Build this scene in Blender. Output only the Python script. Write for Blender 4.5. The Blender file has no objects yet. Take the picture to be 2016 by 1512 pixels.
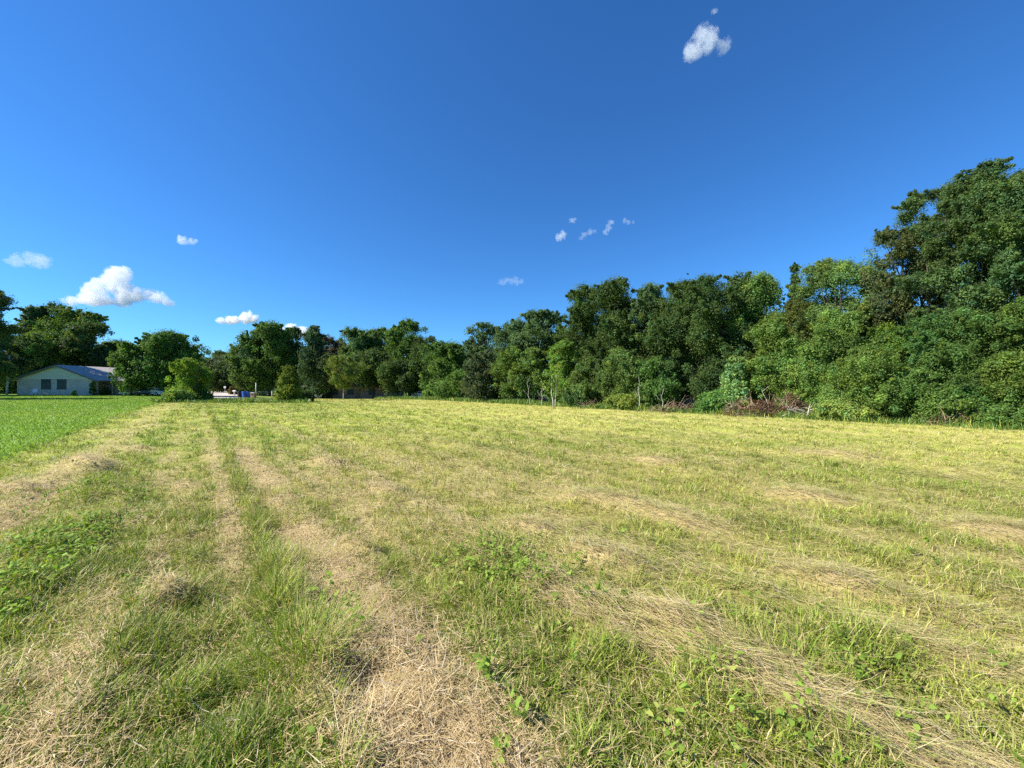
import bpy, math, random
import numpy as np
from mathutils import Vector

# ------------------------------------------------------------------ scene, camera, sky, sun
scn = bpy.context.scene
C = scn.collection
F = 757.0            # focal length in pixels of the 2016 px wide photograph
EYE = 1.6
HZ = 763.0           # horizon row of the photograph
cam_d = bpy.data.cameras.new("camera")
cam_d.sensor_width = 36.0
cam_d.lens = F / 2016.0 * 36.0
cam_d.clip_start = 0.05
cam_d.clip_end = 20000
cam = bpy.data.objects.new("camera", cam_d)
cam.location = (0, 0, EYE)
cam.rotation_euler = (math.radians(90) + math.atan((HZ - 756) / F), 0, 0)
C.objects.link(cam)
scn.camera = cam

SUN_EL = math.radians(42)
SUN_AZ = math.radians(-104)      # from +Y (ahead) towards +X; minus is to the left
sun_dir = Vector((math.sin(SUN_AZ) * math.cos(SUN_EL), math.cos(SUN_AZ) * math.cos(SUN_EL), math.sin(SUN_EL)))
sd = bpy.data.lights.new("sun", 'SUN')
sd.energy = 5.0
sd.angle = math.radians(0.53)
sd.color = (1.0, 0.945, 0.86)
sun = bpy.data.objects.new("sun", sd)
sun.rotation_euler = sun_dir.to_track_quat('Z', 'Y').to_euler()
C.objects.link(sun)

world = bpy.data.worlds.new("World")
scn.world = world
world.use_nodes = True
wn = world.node_tree.nodes; wl = world.node_tree.links
wn.clear()
sky = wn.new('ShaderNodeTexSky'); sky.sky_type = 'NISHITA'
sky.sun_disc = False
sky.sun_elevation = SUN_EL
sky.sun_rotation = SUN_AZ
sky.altitude = 0; sky.air_density = 1.0; sky.dust_density = 0.05; sky.ozone_density = 2.0
hs = wn.new('ShaderNodeHueSaturation')
hs.inputs['Saturation'].default_value = 1.10
hs.inputs['Hue'].default_value = 0.5
wl.new(sky.outputs[0], hs.inputs['Color'])
bg = wn.new('ShaderNodeBackground'); bg.inputs['Strength'].default_value = 0.05
gn = wn.new('ShaderNodeVectorMath'); gn.operation = 'MULTIPLY'; gn.inputs[1].default_value = (0.57, 1.22, 1.88)
wl.new(hs.outputs[0], gn.inputs[0]); wl.new(gn.outputs[0], bg.inputs['Color'])
wo = wn.new('ShaderNodeOutputWorld'); wl.new(bg.outputs[0], wo.inputs['Surface'])

scn.view_settings.view_transform = 'Standard'
scn.view_settings.look = 'None'
scn.view_settings.exposure = 0.98
scn.view_settings.gamma = 1.0
scn.view_settings.use_curve_mapping = False
cy = scn.cycles
cy.max_bounces = 5; cy.diffuse_bounces = 3; cy.glossy_bounces = 2; cy.transmission_bounces = 3
cy.transparent_max_bounces = 6; cy.volume_bounces = 6
cy.volume_max_steps = 400; cy.volume_step_rate = 0.35
cy.use_adaptive_sampling = True; cy.adaptive_threshold = 0.01; cy.adaptive_min_samples = 48
cy.use_denoising = False

# ------------------------------------------------------------------ numeric helpers
_T = np.random.default_rng(11).random((256, 256))
def vnoise(x, y, seed=0):
    x = np.asarray(x, float) + seed * 17.31; y = np.asarray(y, float) + seed * 9.77
    xi = np.floor(x).astype(np.int64); yi = np.floor(y).astype(np.int64)
    fx = x - xi; fy = y - yi
    fx = fx * fx * (3 - 2 * fx); fy = fy * fy * (3 - 2 * fy)
    a = _T[xi & 255, yi & 255]; b = _T[(xi + 1) & 255, yi & 255]
    c = _T[xi & 255, (yi + 1) & 255]; d = _T[(xi + 1) & 255, (yi + 1) & 255]
    return (a * (1 - fx) + b * fx) * (1 - fy) + (c * (1 - fx) + d * fx) * fy
def fbm(x, y, seed=0, o=4):
    v = 0; a = 0.5; t = 0
    for i in range(o):
        v = v + a * vnoise(x, y, seed + i * 3); t += a
        x = np.asarray(x) * 2.03; y = np.asarray(y) * 2.03; a *= 0.5
    return v / t
def sstep(a, b, x):
    t = np.clip((x - a) / (b - a), 0, 1)
    return t * t * (3 - 2 * t)
def gs(x, c, w):
    return np.exp(-((x - c) / w) ** 2)
def mix(a, b, m):
    return a * (1 - m[:, None]) + b * m[:, None]

# the mown rows run along (-0.63, 0.776); s is the distance across them, t along them
def st(X, Y):
    return 0.776 * X + 0.63 * Y, -0.63 * X + 0.776 * Y

def relief(X, Y):
    X = np.asarray(X, float); Y = np.asarray(Y, float)
    far = np.hypot(X, Y)
    h = 0.43 * np.exp(-(((X + 80) / 34) ** 2 + ((Y - 70) / 26) ** 2))
    h = h - 0.85 * np.exp(-(((X + 30) / 24) ** 2 + ((Y - 84) / 22) ** 2))
    h = h + 0.5 * sstep(85, 130, Y) * sstep(-20, -50, X)
    return h
# heaps of raked hay: x, y, length, height
MOUNDS = [(-8.4, 7.6, 0.8, 0.26), (-7.6, 5.9, 0.5, 0.1), (1.05, 5.35, 0.55, 0.13), (1.6, 5.0, 0.4, 0.08), (-1.5, 3.75, 0.22, 0.1), (0.85, 3.55, 0.4, 0.08), (-9.6, 9.8, 0.6, 0.1), (-6.7, 8.6, 0.35, 0.08),
          (2.0, 4.55, 0.45, 0.09), (-2.6, 2.9, 0.2, 0.05), (4.2, 5.6, 0.5, 0.09), (1.1, 2.6, 0.3, 0.07), (2.6, 3.1, 0.35, 0.07), (5.2, 4.1, 0.5, 0.08), (-14.5, 15.5, 0.7, 0.12), (-5.3, 6.2, 0.3, 0.07),
          (7.5, 9.0, 0.9, 0.1), (3.0, 8.2, 0.7, 0.09), (-3.9, 8.0, 0.6, 0.07), (-2.0, 6.0, 0.4, 0.08), (0.2, 4.3, 0.35, 0.07)]
HOLLOWS = [(-0.80, 2.03, 0.13, 0.13), (-7.45, 7.35, 0.24, 0.24), (-0.92, 2.62, 0.08, 0.08), (-4.6, 4.0, 0.15, 0.09), (-2.35, 2.75, 0.14, 0.08), (-2.0, 3.15, 0.12, 0.07), (0.42, 2.5, 0.12, 0.07), (-5.0, 5.6, 0.15, 0.08)]
def heaps(X, Y):
    m = 0.0; z = 0.0
    ce, se = math.cos(2.6), math.sin(2.6)
    for (x, y, r, h) in MOUNDS:
        a = (X - x) * ce + (Y - y) * se; b = -(X - x) * se + (Y - y) * ce
        g_ = np.exp(-((a / r) ** 2 + (b / (r * 0.45)) ** 2)); m = np.maximum(m, g_); z = z + h * g_
    for (x, y, r, h) in HOLLOWS: z = z - h * np.exp(-(((X - x) ** 2 + (Y - y) ** 2) / r ** 2))
    return m, z
def masks(X, Y):
    s, t = st(X, Y)
    w = s + 0.16 * (fbm(t * 0.35, s * 0.05, 4) - 0.5) * 2
    brk = 0.35 + 0.65 * sstep(0.2, 0.5, fbm(t * 0.55, s * 1.4, 9))
    d = 0.75 * gs(w, 0.22, 0.12) * brk * sstep(2.5, 5, t)
    d = np.maximum(d, 1.15 * gs(w, 0.84, 0.24 + 0.12 * sstep(4.5, 2.0, t)) * (0.55 + 0.45 * sstep(0.3, 0.55, fbm(t * 0.8, s, 12))) * sstep(17, 9, t))
    d = np.maximum(d, 0.75 * gs(w, -1.95, 0.36) * (0.3 + 0.7 * brk))
    d = np.maximum(d, 0.6 * gs(w, -0.55, 0.22) * sstep(0.4, 0.6, fbm(t * 0.7, s, 15)))
    for i, c in enumerate([2.35, 3.45, 4.3, 5.6, 7.1, 8.7, 10.3, 12.2, 14.0, 16.0, 18.1, 20.2, 22.3]):
        b2 = 0.25 + 0.75 * sstep(0.3, 0.55, fbm(t * 0.4 + i * 7, s * 0.9, 20 + i))
        d = np.maximum(d, (0.55 if i in (0, 2) else 0.48) * gs(w, c, 0.16 + 0.015 * i) * b2)
    st1 = sstep(0.54, 0.66, fbm(s * 2.3, t * 0.16, 31, 3)) * (0.45 + 0.55 * sstep(0.35, 0.55, fbm(X * 1.6, Y * 1.6, 33)))
    d = np.maximum(d, (0.50 - 0.2 * sstep(2, 6, s)) * st1 * (1 - 0.55 * sstep(5, 3, t) * sstep(0.3, -0.2, s)))
    d = np.maximum(d, 0.35 * sstep(0.62, 0.74, fbm(X * 1.4, Y * 1.4, 35)))
    d = np.clip(np.maximum(d, 1.3 * heaps(X, Y)[0]), 0, 1)
    lawn = sstep(-3.15, -3.75, s + 0.5 * (fbm(t * 0.5, s * 0.5, 41) - 0.5))
    d = d * (1 - lawn)
    weed = 0.9 * gs(s, -1.15, 0.42) * sstep(10.5, 7.0, t) * sstep(3.8, 4.8, t) * sstep(0.3, 0.5, fbm(t * 0.9, s * 1.5, 44))
    weed = np.maximum(weed, 0.9 * gs(s, -3.4, 0.28) * sstep(0.3, 0.5, fbm(t * 0.6, s, 46)))
    weed = np.maximum(weed, 0.5 * gs(s, 1.55, 0.2) * sstep(6, 9, t) * sstep(20, 14, t))
    weed = np.clip(weed, 0, 1)
    return s, t, d, lawn, weed
def bumps(X, Y):
    X = np.asarray(X, float); Y = np.asarray(Y, float)
    s, t, d, lawn, weed = masks(X, Y)
    far = np.hypot(X, Y)
    fade = sstep(60, 20, far)
    b = 0.10 * (fbm(X * 0.9, Y * 0.9, 51, 4) - 0.5) + 0.06 * d * fbm(X * 3, Y * 3, 55, 3) + 0.10 * weed * fbm(X * 2, Y * 2, 58, 3)
    b = b + 0.035 * (sstep(0.35, 0.75, fbm(X * 2.6, Y * 2.6, 53, 2)) - 0.4) + 0.10 * (fbm(s * 2.2, t * 0.25, 57, 3) - 0.5) + 0.035 * (fbm(X * 7, Y * 7, 54, 2) - 0.5) + heaps(X, Y)[1]
    b = b + 0.05 * gs(s, 0.52, 0.13) - 0.03 * gs(s, 0.9, 0.25)
    return b * fade * (1 - 0.75 * lawn)
def height(X, Y):
    return relief(X, Y) + bumps(X, Y)
def hz1(x, y):
    return float(height(np.array([x]), np.array([y]))[0])
def at(px, Y):
    return (px - 1008.0) / F * Y

# ------------------------------------------------------------------ object helpers
def tag(o, label=None, cat=None, group=None, kind=None):
    if label: o['label'] = label
    if cat: o['category'] = cat
    if group: o['group'] = group
    if kind: o['kind'] = kind
    return o
def empty(name, loc, label, cat, group=None, rz=0.0):
    o = bpy.data.objects.new(name, None); o.empty_display_size = 0.3
    o.location = loc; o.rotation_euler = (0, 0, rz)
    C.objects.link(o)
    return tag(o, label, cat, group)
def np_mesh(name, V, faces, mat, parent=None, col=None, smooth=False):
    """faces: list of int arrays (n,k), one per polygon size"""
    me = bpy.data.meshes.new(name)
    V = np.asarray(V, np.float32)
    me.vertices.add(len(V)); me.vertices.foreach_set("co", V.ravel())
    faces = [f for f in faces if len(f)]
    L = np.concatenate([f.ravel() for f in faces]).astype(np.int32)
    tot = np.concatenate([np.full(len(f), f.shape[1], np.int32) for f in faces])
    start = np.concatenate([[0], np.cumsum(tot)[:-1]]).astype(np.int32)
    me.loops.add(len(L)); me.loops.foreach_set("vertex_index", L)
    me.polygons.add(len(tot)); me.polygons.foreach_set("loop_start", start)
    try: me.polygons.foreach_set("loop_total", tot)
    except Exception: pass
    me.polygons.foreach_set("use_smooth", np.full(len(tot), bool(smooth)))
    if col is not None:
        a = me.attributes.new("Col", 'FLOAT_COLOR', 'POINT')
        c4 = np.ones((len(V), 4), np.float32); c4[:, :3] = col
        a.data.foreach_set("color", c4.ravel())
    me.update(calc_edges=True)
    if mat: me.materials.append(mat)
    o = bpy.data.objects.new(name, me); C.objects.link(o)
    if parent: o.parent = parent
    return o
class MB:
    """collects boxes, prisms and tubes into one mesh"""
    def __init__(s): s.v = []; s.f = []
    def add(s, vs, fs):
        n = len(s.v); s.v += [tuple(map(float, v)) for v in vs]; s.f += [tuple(i + n for i in f) for f in fs]; return s
    def box(s, x0, x1, y0, y1, z0, z1):
        return s.add([(x0, y0, z0), (x1, y0, z0), (x1, y1, z0), (x0, y1, z0), (x0, y0, z1), (x1, y0, z1), (x1, y1, z1), (x0, y1, z1)],
                     [(0, 3, 2, 1), (4, 5, 6, 7), (0, 1, 5, 4), (1, 2, 6, 5), (2, 3, 7, 6), (3, 0, 4, 7)])
    def prism(s, poly, y0, y1, axis='y'):
        n = len(poly)
        m = (lambda p, q: (p[0], q, p[1])) if axis == 'y' else (lambda p, q: (q, p[0], p[1]))
        return s.add([m(p, y0) for p in poly] + [m(p, y1) for p in poly],
                     [tuple(range(n - 1, -1, -1)), tuple(range(n, 2 * n))] + [(i, (i + 1) % n, n + (i + 1) % n, n + i) for i in range(n)])
    def tube(s, pts, rad, k=6):
        pts = [Vector(p) for p in pts]; n0 = len(s.v); vs = []; fs = []
        for i, p in enumerate(pts):
            d = (pts[min(i + 1, len(pts) - 1)] - pts[max(i - 1, 0)])
            d = d.normalized() if d.length > 1e-9 else Vector((0, 0, 1))
            a = d.cross(Vector((0.31, 0.95, 0.05))); 
            if a.length < 1e-3: a = d.cross(Vector((1, 0, 0)))
            a.normalize(); b = d.cross(a)
            for j in range(k):
                q = 2 * math.pi * j / k
                vs.append(p + (a * math.cos(q) + b * math.sin(q)) * rad[i])
        m = len(pts)
        for i in range(m - 1):
            for j in range(k):
                fs.append((i * k + j, i * k + (j + 1) % k, (i + 1) * k + (j + 1) % k, (i + 1) * k + j))
        fs.append(tuple(range(k - 1, -1, -1))); fs.append(tuple((m - 1) * k + j for j in range(k)))
        return s.add(vs, fs)
    def cyl(s, c, r, h, axis='z', k=16, r2=None):
        c = Vector(c); d = {'x': Vector((1, 0, 0)), 'y': Vector((0, 1, 0)), 'z': Vector((0, 0, 1))}[axis]
        return s.tube([c - d * h / 2, c + d * h / 2], [r, r if r2 is None else r2], k)
    def build(s, name, mat, parent=None, smooth=False):
        me = bpy.data.meshes.new(name); me.from_pydata(s.v, [], s.f); me.update()
        if mat: me.materials.append(mat)
        if smooth: me.polygons.foreach_set("use_smooth", [True] * len(me.polygons))
        o = bpy.data.objects.new(name, me); C.objects.link(o)
        if parent: o.parent = parent
        return o

# ------------------------------------------------------------------ materials
def newmat(name):
    m = bpy.data.materials.new(name); m.use_nodes = True
    nt = m.node_tree; nt.nodes.clear()
    out = nt.nodes.new('ShaderNodeOutputMaterial')
    return m, nt, out
def plain(name, col, rough=0.7, metal=0.0, var=0.15, scale=6.0, bump=0.0, spec=0.3):
    m, nt, out = newmat(name); N = nt.nodes; L = nt.links
    b = N.new('ShaderNodeBsdfPrincipled'); b.inputs['Roughness'].default_value = rough; b.inputs['Metallic'].default_value = metal
    b.inputs['Specular IOR Level'].default_value = spec
    tc = N.new('ShaderNodeTexCoord'); no = N.new('ShaderNodeTexNoise'); no.inputs['Scale'].default_value = scale; no.inputs['Detail'].default_value = 5
    L.new(tc.outputs['Object'], no.inputs['Vector'])
    mr = N.new('ShaderNodeMapRange'); mr.inputs['To Min'].default_value = 1 - var; mr.inputs['To Max'].default_value = 1 + var
    L.new(no.outputs['Fac'], mr.inputs['Value'])
    mx = N.new('ShaderNodeVectorMath'); mx.operation = 'SCALE'; mx.inputs[0].default_value = col
    L.new(mr.outputs[0], mx.inputs['Scale']); L.new(mx.outputs[0], b.inputs['Base Color'])
    if bump:
        bp = N.new('ShaderNodeBump'); bp.inputs['Strength'].default_value = bump; L.new(no.outputs['Fac'], bp.inputs['Height']); L.new(bp.outputs[0], b.inputs['Normal'])
    L.new(b.outputs[0], out.inputs['Surface'])
    return m
def leafmat(name, trans=0.3, rough=0.55, spec=0.25, var=0.35, scale=0.5, tint=(1.15, 1.1, 0.55)):
    """blades and leaves: colour from the mesh attribute, a slow natural variation, light passing through"""
    m, nt, out = newmat(name); N = nt.nodes; L = nt.links
    at_ = N.new('ShaderNodeAttribute'); at_.attribute_name = "Col"
    ge = N.new('ShaderNodeNewGeometry')
    no = N.new('ShaderNodeTexNoise'); no.inputs['Scale'].default_value = scale; no.inputs['Detail'].default_value = 3
    L.new(ge.outputs['Position'], no.inputs['Vector'])
    mr = N.new('ShaderNodeMapRange'); mr.inputs['From Min'].default_value = 0.3; mr.inputs['From Max'].default_value = 0.7
    mr.inputs['To Min'].default_value = 1 - var / 2; mr.inputs['To Max'].default_value = 1 + var / 2
    L.new(no.outputs['Fac'], mr.inputs['Value'])
    sc = N.new('ShaderNodeVectorMath'); sc.operation = 'SCALE'
    L.new(at_.outputs['Color'], sc.inputs[0]); L.new(mr.outputs[0], sc.inputs['Scale'])
    b = N.new('ShaderNodeBsdfPrincipled'); b.inputs['Roughness'].default_value = rough; b.inputs['Specular IOR Level'].default_value = spec
    L.new(sc.outputs[0], b.inputs['Base Color'])
    tm = N.new('ShaderNodeVectorMath'); tm.operation = 'MULTIPLY'; tm.inputs[1].default_value = tint
    L.new(sc.outputs[0], tm.inputs[0])
    tr = N.new('ShaderNodeBsdfTranslucent'); L.new(tm.outputs[0], tr.inputs['Color'])
    ms = N.new('ShaderNodeMixShader'); ms.inputs[0].default_value = trans
    L.new(b.outputs[0], ms.inputs[1]); L.new(tr.outputs[0], ms.inputs[2]); L.new(ms.outputs[0], out.inputs['Surface'])
    return m
def brickmat(name, c1, c2, mortar, scale=1.0):
    m, nt, out = newmat(name); N = nt.nodes; L = nt.links
    b = N.new('ShaderNodeBsdfPrincipled'); b.inputs['Roughness'].default_value = 0.85
    ge = N.new('ShaderNodeNewGeometry'); sp = N.new('ShaderNodeSeparateXYZ'); L.new(ge.outputs['Position'], sp.inputs[0])
    ad = N.new('ShaderNodeMath'); ad.operation = 'ADD'; L.new(sp.outputs['X'], ad.inputs[0]); L.new(sp.outputs['Y'], ad.inputs[1])
    cb = N.new('ShaderNodeCombineXYZ'); L.new(ad.outputs[0], cb.inputs['X']); L.new(sp.outputs['Z'], cb.inputs['Y'])
    br = N.new('ShaderNodeTexBrick'); br.inputs['Scale'].default_value = scale
    br.inputs['Brick Width'].default_value = 0.22; br.inputs['Row Height'].default_value = 0.075; br.inputs['Mortar Size'].default_value = 0.008
    br.inputs['Color1'].default_value = (*c1, 1); br.inputs['Color2'].default_value = (*c2, 1); br.inputs['Mortar'].default_value = (*mortar, 1)
    L.new(cb.outputs[0], br.inputs['Vector'])
    no = N.new('ShaderNodeTexNoise'); no.inputs['Scale'].default_value = 0.9; no.inputs['Detail'].default_value = 6
    L.new(ge.outputs['Position'], no.inputs['Vector'])
    mr = N.new('ShaderNodeMapRange'); mr.inputs['To Min'].default_value = 0.7; mr.inputs['To Max'].default_value = 1.3; L.new(no.outputs['Fac'], mr.inputs['Value'])
    sc = N.new('ShaderNodeVectorMath'); sc.operation = 'SCALE'; L.new(br.outputs['Color'], sc.inputs[0]); L.new(mr.outputs[0], sc.inputs['Scale'])
    L.new(sc.outputs[0], b.inputs['Base Color']); L.new(b.outputs[0], out.inputs['Surface'])
    return m

M = {}
M['grass'] = leafmat('grass_blade', 0.30, 0.5, 0.3, 0.3, 0.8, (1.05, 1.15, 0.5))
M['straw'] = leafmat('dry_straw', 0.12, 0.6, 0.25, 0.3, 1.5, (1.1, 1.0, 0.7))
M['weed'] = leafmat('weed_leaf', 0.35, 0.6, 0.15, 0.3, 1.2, (1.1, 1.25, 0.4))
M['leaf'] = leafmat('tree_leaf', 0.36, 0.55, 0.12, 0.5, 0.35, (1.4, 1.3, 0.4))
M['bark'] = plain('bark', (0.075, 0.062, 0.048), 0.9, 0, 0.5, 5, 0.4)
M['palebark'] = plain('pale_bark', (0.50, 0.46, 0.38), 0.8, 0, 0.25, 9, 0.2)
M['twig'] = plain('dry_twig', (0.36, 0.24, 0.17), 0.85, 0, 0.4, 9, 0.2)
M['white'] = plain('white_paint', (0.78, 0.78, 0.76), 0.45, 0, 0.06, 3)
M['galv'] = plain('weathered_pole', (0.62, 0.64, 0.58), 0.7, 0, 0.2, 2)
M['black'] = plain('black_plastic', (0.02, 0.02, 0.022), 0.5, 0, 0.2, 4)
M['blue'] = plain('blue_plastic', (0.025, 0.085, 0.36), 0.45, 0, 0.25, 3)
M['glass'] = plain('window_glass', (0.03, 0.06, 0.065), 0.3, 0, 0.2, 1.5, 0, 0.1)
M['shingle'] = plain('grey_shingle', (0.40, 0.365, 0.33), 0.9, 0, 0.3, 4, 0.3)
M['brownroof'] = plain('brown_shingle', (0.16, 0.11, 0.085), 0.9, 0, 0.3, 4, 0.3)
M['siding'] = plain('grey_green_siding', (0.50, 0.53, 0.42), 0.7, 0, 0.06, 1.5)
M['trim'] = plain('pale_trim', (0.60, 0.66, 0.60), 0.6, 0, 0.06, 2)
M['darktrim'] = plain('dark_fascia', (0.10, 0.12, 0.115), 0.7, 0, 0.1, 2)
M['brick'] = brickmat('grey_brick', (0.50, 0.46, 0.39), (0.42, 0.39, 0.34), (0.48, 0.46, 0.40))
M['tanbrick'] = brickmat('tan_brick', (0.33, 0.22, 0.15), (0.25, 0.17, 0.12), (0.3, 0.26, 0.22))
M['boxbrick'] = brickmat('brown_brick', (0.30, 0.17, 0.10), (0.22, 0.12, 0.07), (0.3, 0.25, 0.2))
M['cap'] = plain('concrete_cap', (0.6, 0.56, 0.48), 0.85, 0, 0.1, 5)
M['wood'] = plain('brown_wood', (0.20, 0.13, 0.08), 0.8, 0, 0.3, 3)
M['tyre'] = plain('tyre_rubber', (0.02, 0.02, 0.02), 0.85, 0, 0.2, 5)
M['rim'] = plain('wheel_metal', (0.5, 0.5, 0.5), 0.35, 0.8, 0.1, 5)
M['navy'] = plain('dark_blue_paint', (0.02, 0.03, 0.09), 0.3, 0, 0.1, 2, 0, 0.6)
M['whitecar'] = plain('white_car_paint', (0.75, 0.75, 0.75), 0.3, 0, 0.05, 2, 0, 0.6)
M['lamp'] = plain('lamp_glass', (0.75, 0.78, 0.75), 0.3, 0, 0.05, 3)
M['red'] = plain('red_lens', (0.4, 0.02, 0.02), 0.3, 0, 0.05, 3)
M['road'] = plain('pale_road', (0.50, 0.44, 0.37), 0.9, 0, 0.18, 0.7, 0.1)

# ------------------------------------------------------------------ colours of the field
DRY = np.array([0.58, 0.45, 0.215]); BRN = np.array([0.30, 0.19, 0.105])
GRN = np.array([0.20, 0.28, 0.028]); YEL = np.array([0.405, 0.43, 0.08]); DGR = np.array([0.07, 0.13, 0.02])
LAW = np.array([0.205, 0.33, 0.04])
def field_green(X, Y, s, t, rng=None):
    n1 = fbm(X * 0.35, Y * 0.35, 61); n2 = fbm(X * 1.7, Y * 1.7, 64); 
    row = 0.5 + 2.1 * (fbm(s * 1.9, t * 0.07, 66) - 0.5)
    y = np.clip(0.44 + 1.1 * (n1 - 0.5) + 1.0 * (n2 - 0.5) + 0.9 * (row - 0.5), 0, 1)
    y = np.clip(y + 0.35 * sstep(8, 20, s) + 0.12 * sstep(4, 9, s), 0, 1)
    y = np.clip(y - 0.45 * sstep(26, 42, Y) * sstep(16, 6, s), 0, 1)
    c = mix(np.broadcast_to(GRN, (len(X), 3)), np.broadcast_to(YEL, (len(X), 3)), y)
    c = mix(c, np.broadcast_to(DRY, c.shape), 0.2 * sstep(6, 16, s) * sstep(0.3, 0.6, row))
    return c

# ------------------------------------------------------------------ ground, one sheet
def axis(lo, hi, near, far):
    p = [0.0]; st_ = near
    while p[-1] < hi: p.append(p[-1] + st_); st_ = min(st_ * 1.045, far) if p[-1] > 6 else near
    q = [0.0]; st_ = near
    while q[-1] > lo: q.append(q[-1] - st_); st_ = min(st_ * 1.045, far) if q[-1] < -6 else near
    return np.array(sorted(set(q + p)))
gx = axis(-2500, 2500, 0.12, 120); gy = axis(-60, 4000, 0.12, 120)
GX, GY = np.meshgrid(gx, gy); fx = GX.ravel(); fy = GY.ravel()
s_, t_, d_, l_, w_ = masks(fx, fy)
gc = field_green(fx, fy, s_, t_)
far_ = np.hypot(fx, fy)
gc = mix(gc, np.broadcast_to(np.array([0.24, 0.19, 0.07]), gc.shape), 0.8 * sstep(18, 6, far_))
gc = mix(gc, np.broadcast_to(DRY * 0.85, gc.shape), d_ * 0.75)
gc = mix(gc, np.broadcast_to(LAW * 0.85, gc.shape), l_)
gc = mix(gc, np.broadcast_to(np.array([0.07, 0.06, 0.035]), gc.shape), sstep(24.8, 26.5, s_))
gc = mix(gc, np.broadcast_to(np.array([0.10, 0.17, 0.035]), gc.shape), sstep(70, 85, fy) * 1.0)
nx, ny = len(gx), len(gy)
ii = np.arange(nx * ny).reshape(ny, nx)
gq = np.stack([ii[:-1, :-1].ravel(), ii[:-1, 1:].ravel(), ii[1:, 1:].ravel(), ii[1:, :-1].ravel()], 1)
mg, nt, out = newmat('ground_soil'); N = nt.nodes; L = nt.links
a_ = N.new('ShaderNodeAttribute'); a_.attribute_name = "Col"; ge = N.new('ShaderNodeNewGeometry')
no = N.new('ShaderNodeTexNoise'); no.inputs['Scale'].default_value = 9; no.inputs['Detail'].default_value = 8; no.inputs['Roughness'].default_value = 0.7
L.new(ge.outputs['Position'], no.inputs['Vector'])
mr = N.new('ShaderNodeMapRange'); mr.inputs['From Min'].default_value = 0.3; mr.inputs['From Max'].default_value = 0.7; mr.inputs['To Min'].default_value = 0.55; mr.inputs['To Max'].default_value = 1.35
L.new(no.outputs['Fac'], mr.inputs['Value'])
sc = N.new('ShaderNodeVectorMath'); sc.operation = 'SCALE'; L.new(a_.outputs['Color'], sc.inputs[0]); L.new(mr.outputs[0], sc.inputs['Scale'])
b = N.new('ShaderNodeBsdfPrincipled'); b.inputs['Roughness'].default_value = 0.95; b.inputs['Specular IOR Level'].default_value = 0.1
L.new(sc.outputs[0], b.inputs['Base Color'])
bp = N.new('ShaderNodeBump'); bp.inputs['Strength'].default_value = 0.7; bp.inputs['Distance'].default_value = 0.03; L.new(no.outputs['Fac'], bp.inputs['Height']); L.new(bp.outputs[0], b.inputs['Normal'])
L.new(b.outputs[0], out.inputs['Surface'])
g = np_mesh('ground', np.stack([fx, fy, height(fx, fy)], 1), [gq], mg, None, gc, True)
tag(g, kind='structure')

# road seen between the bushes: a pale lane crossing, then running away
def drape(name, poly_rows, mat, lift=0.02):
    """poly_rows: list of (xl, xr, y); a strip draped on the relief"""
    V = []; Fq = []; k = 8
    for (xl, xr, y) in poly_rows:
        for j in range(k + 1):
            x = xl + (xr - xl) * j / k
            V.append((x, y, hz1(x, y) + lift))
    for i in range(len(poly_rows) - 1):
        for j in range(k):
            a = i * (k + 1) + j
            Fq.append((a, a + 1, a + k + 2, a + k + 1))
    return np_mesh(name, V, [np.array(Fq)], mat)
rows = []
for Y in np.linspace(52, 61, 8): rows.append((at(395, Y), at(500 - (61 - Y) * 0.8, Y) , Y))
o = drape('driveway', rows, M['road'], 0.035); tag(o, kind='structure')
rows = []
for Y in np.linspace(61.4, 128, 26):
    u = (Y - 61.4) / 66.6
    rows.append((at(395 + 15 * u, Y), at(478 - 22 * u, Y), Y))
o = drape('road', rows, M['road'], 0.03); tag(o, kind='structure')

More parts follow.
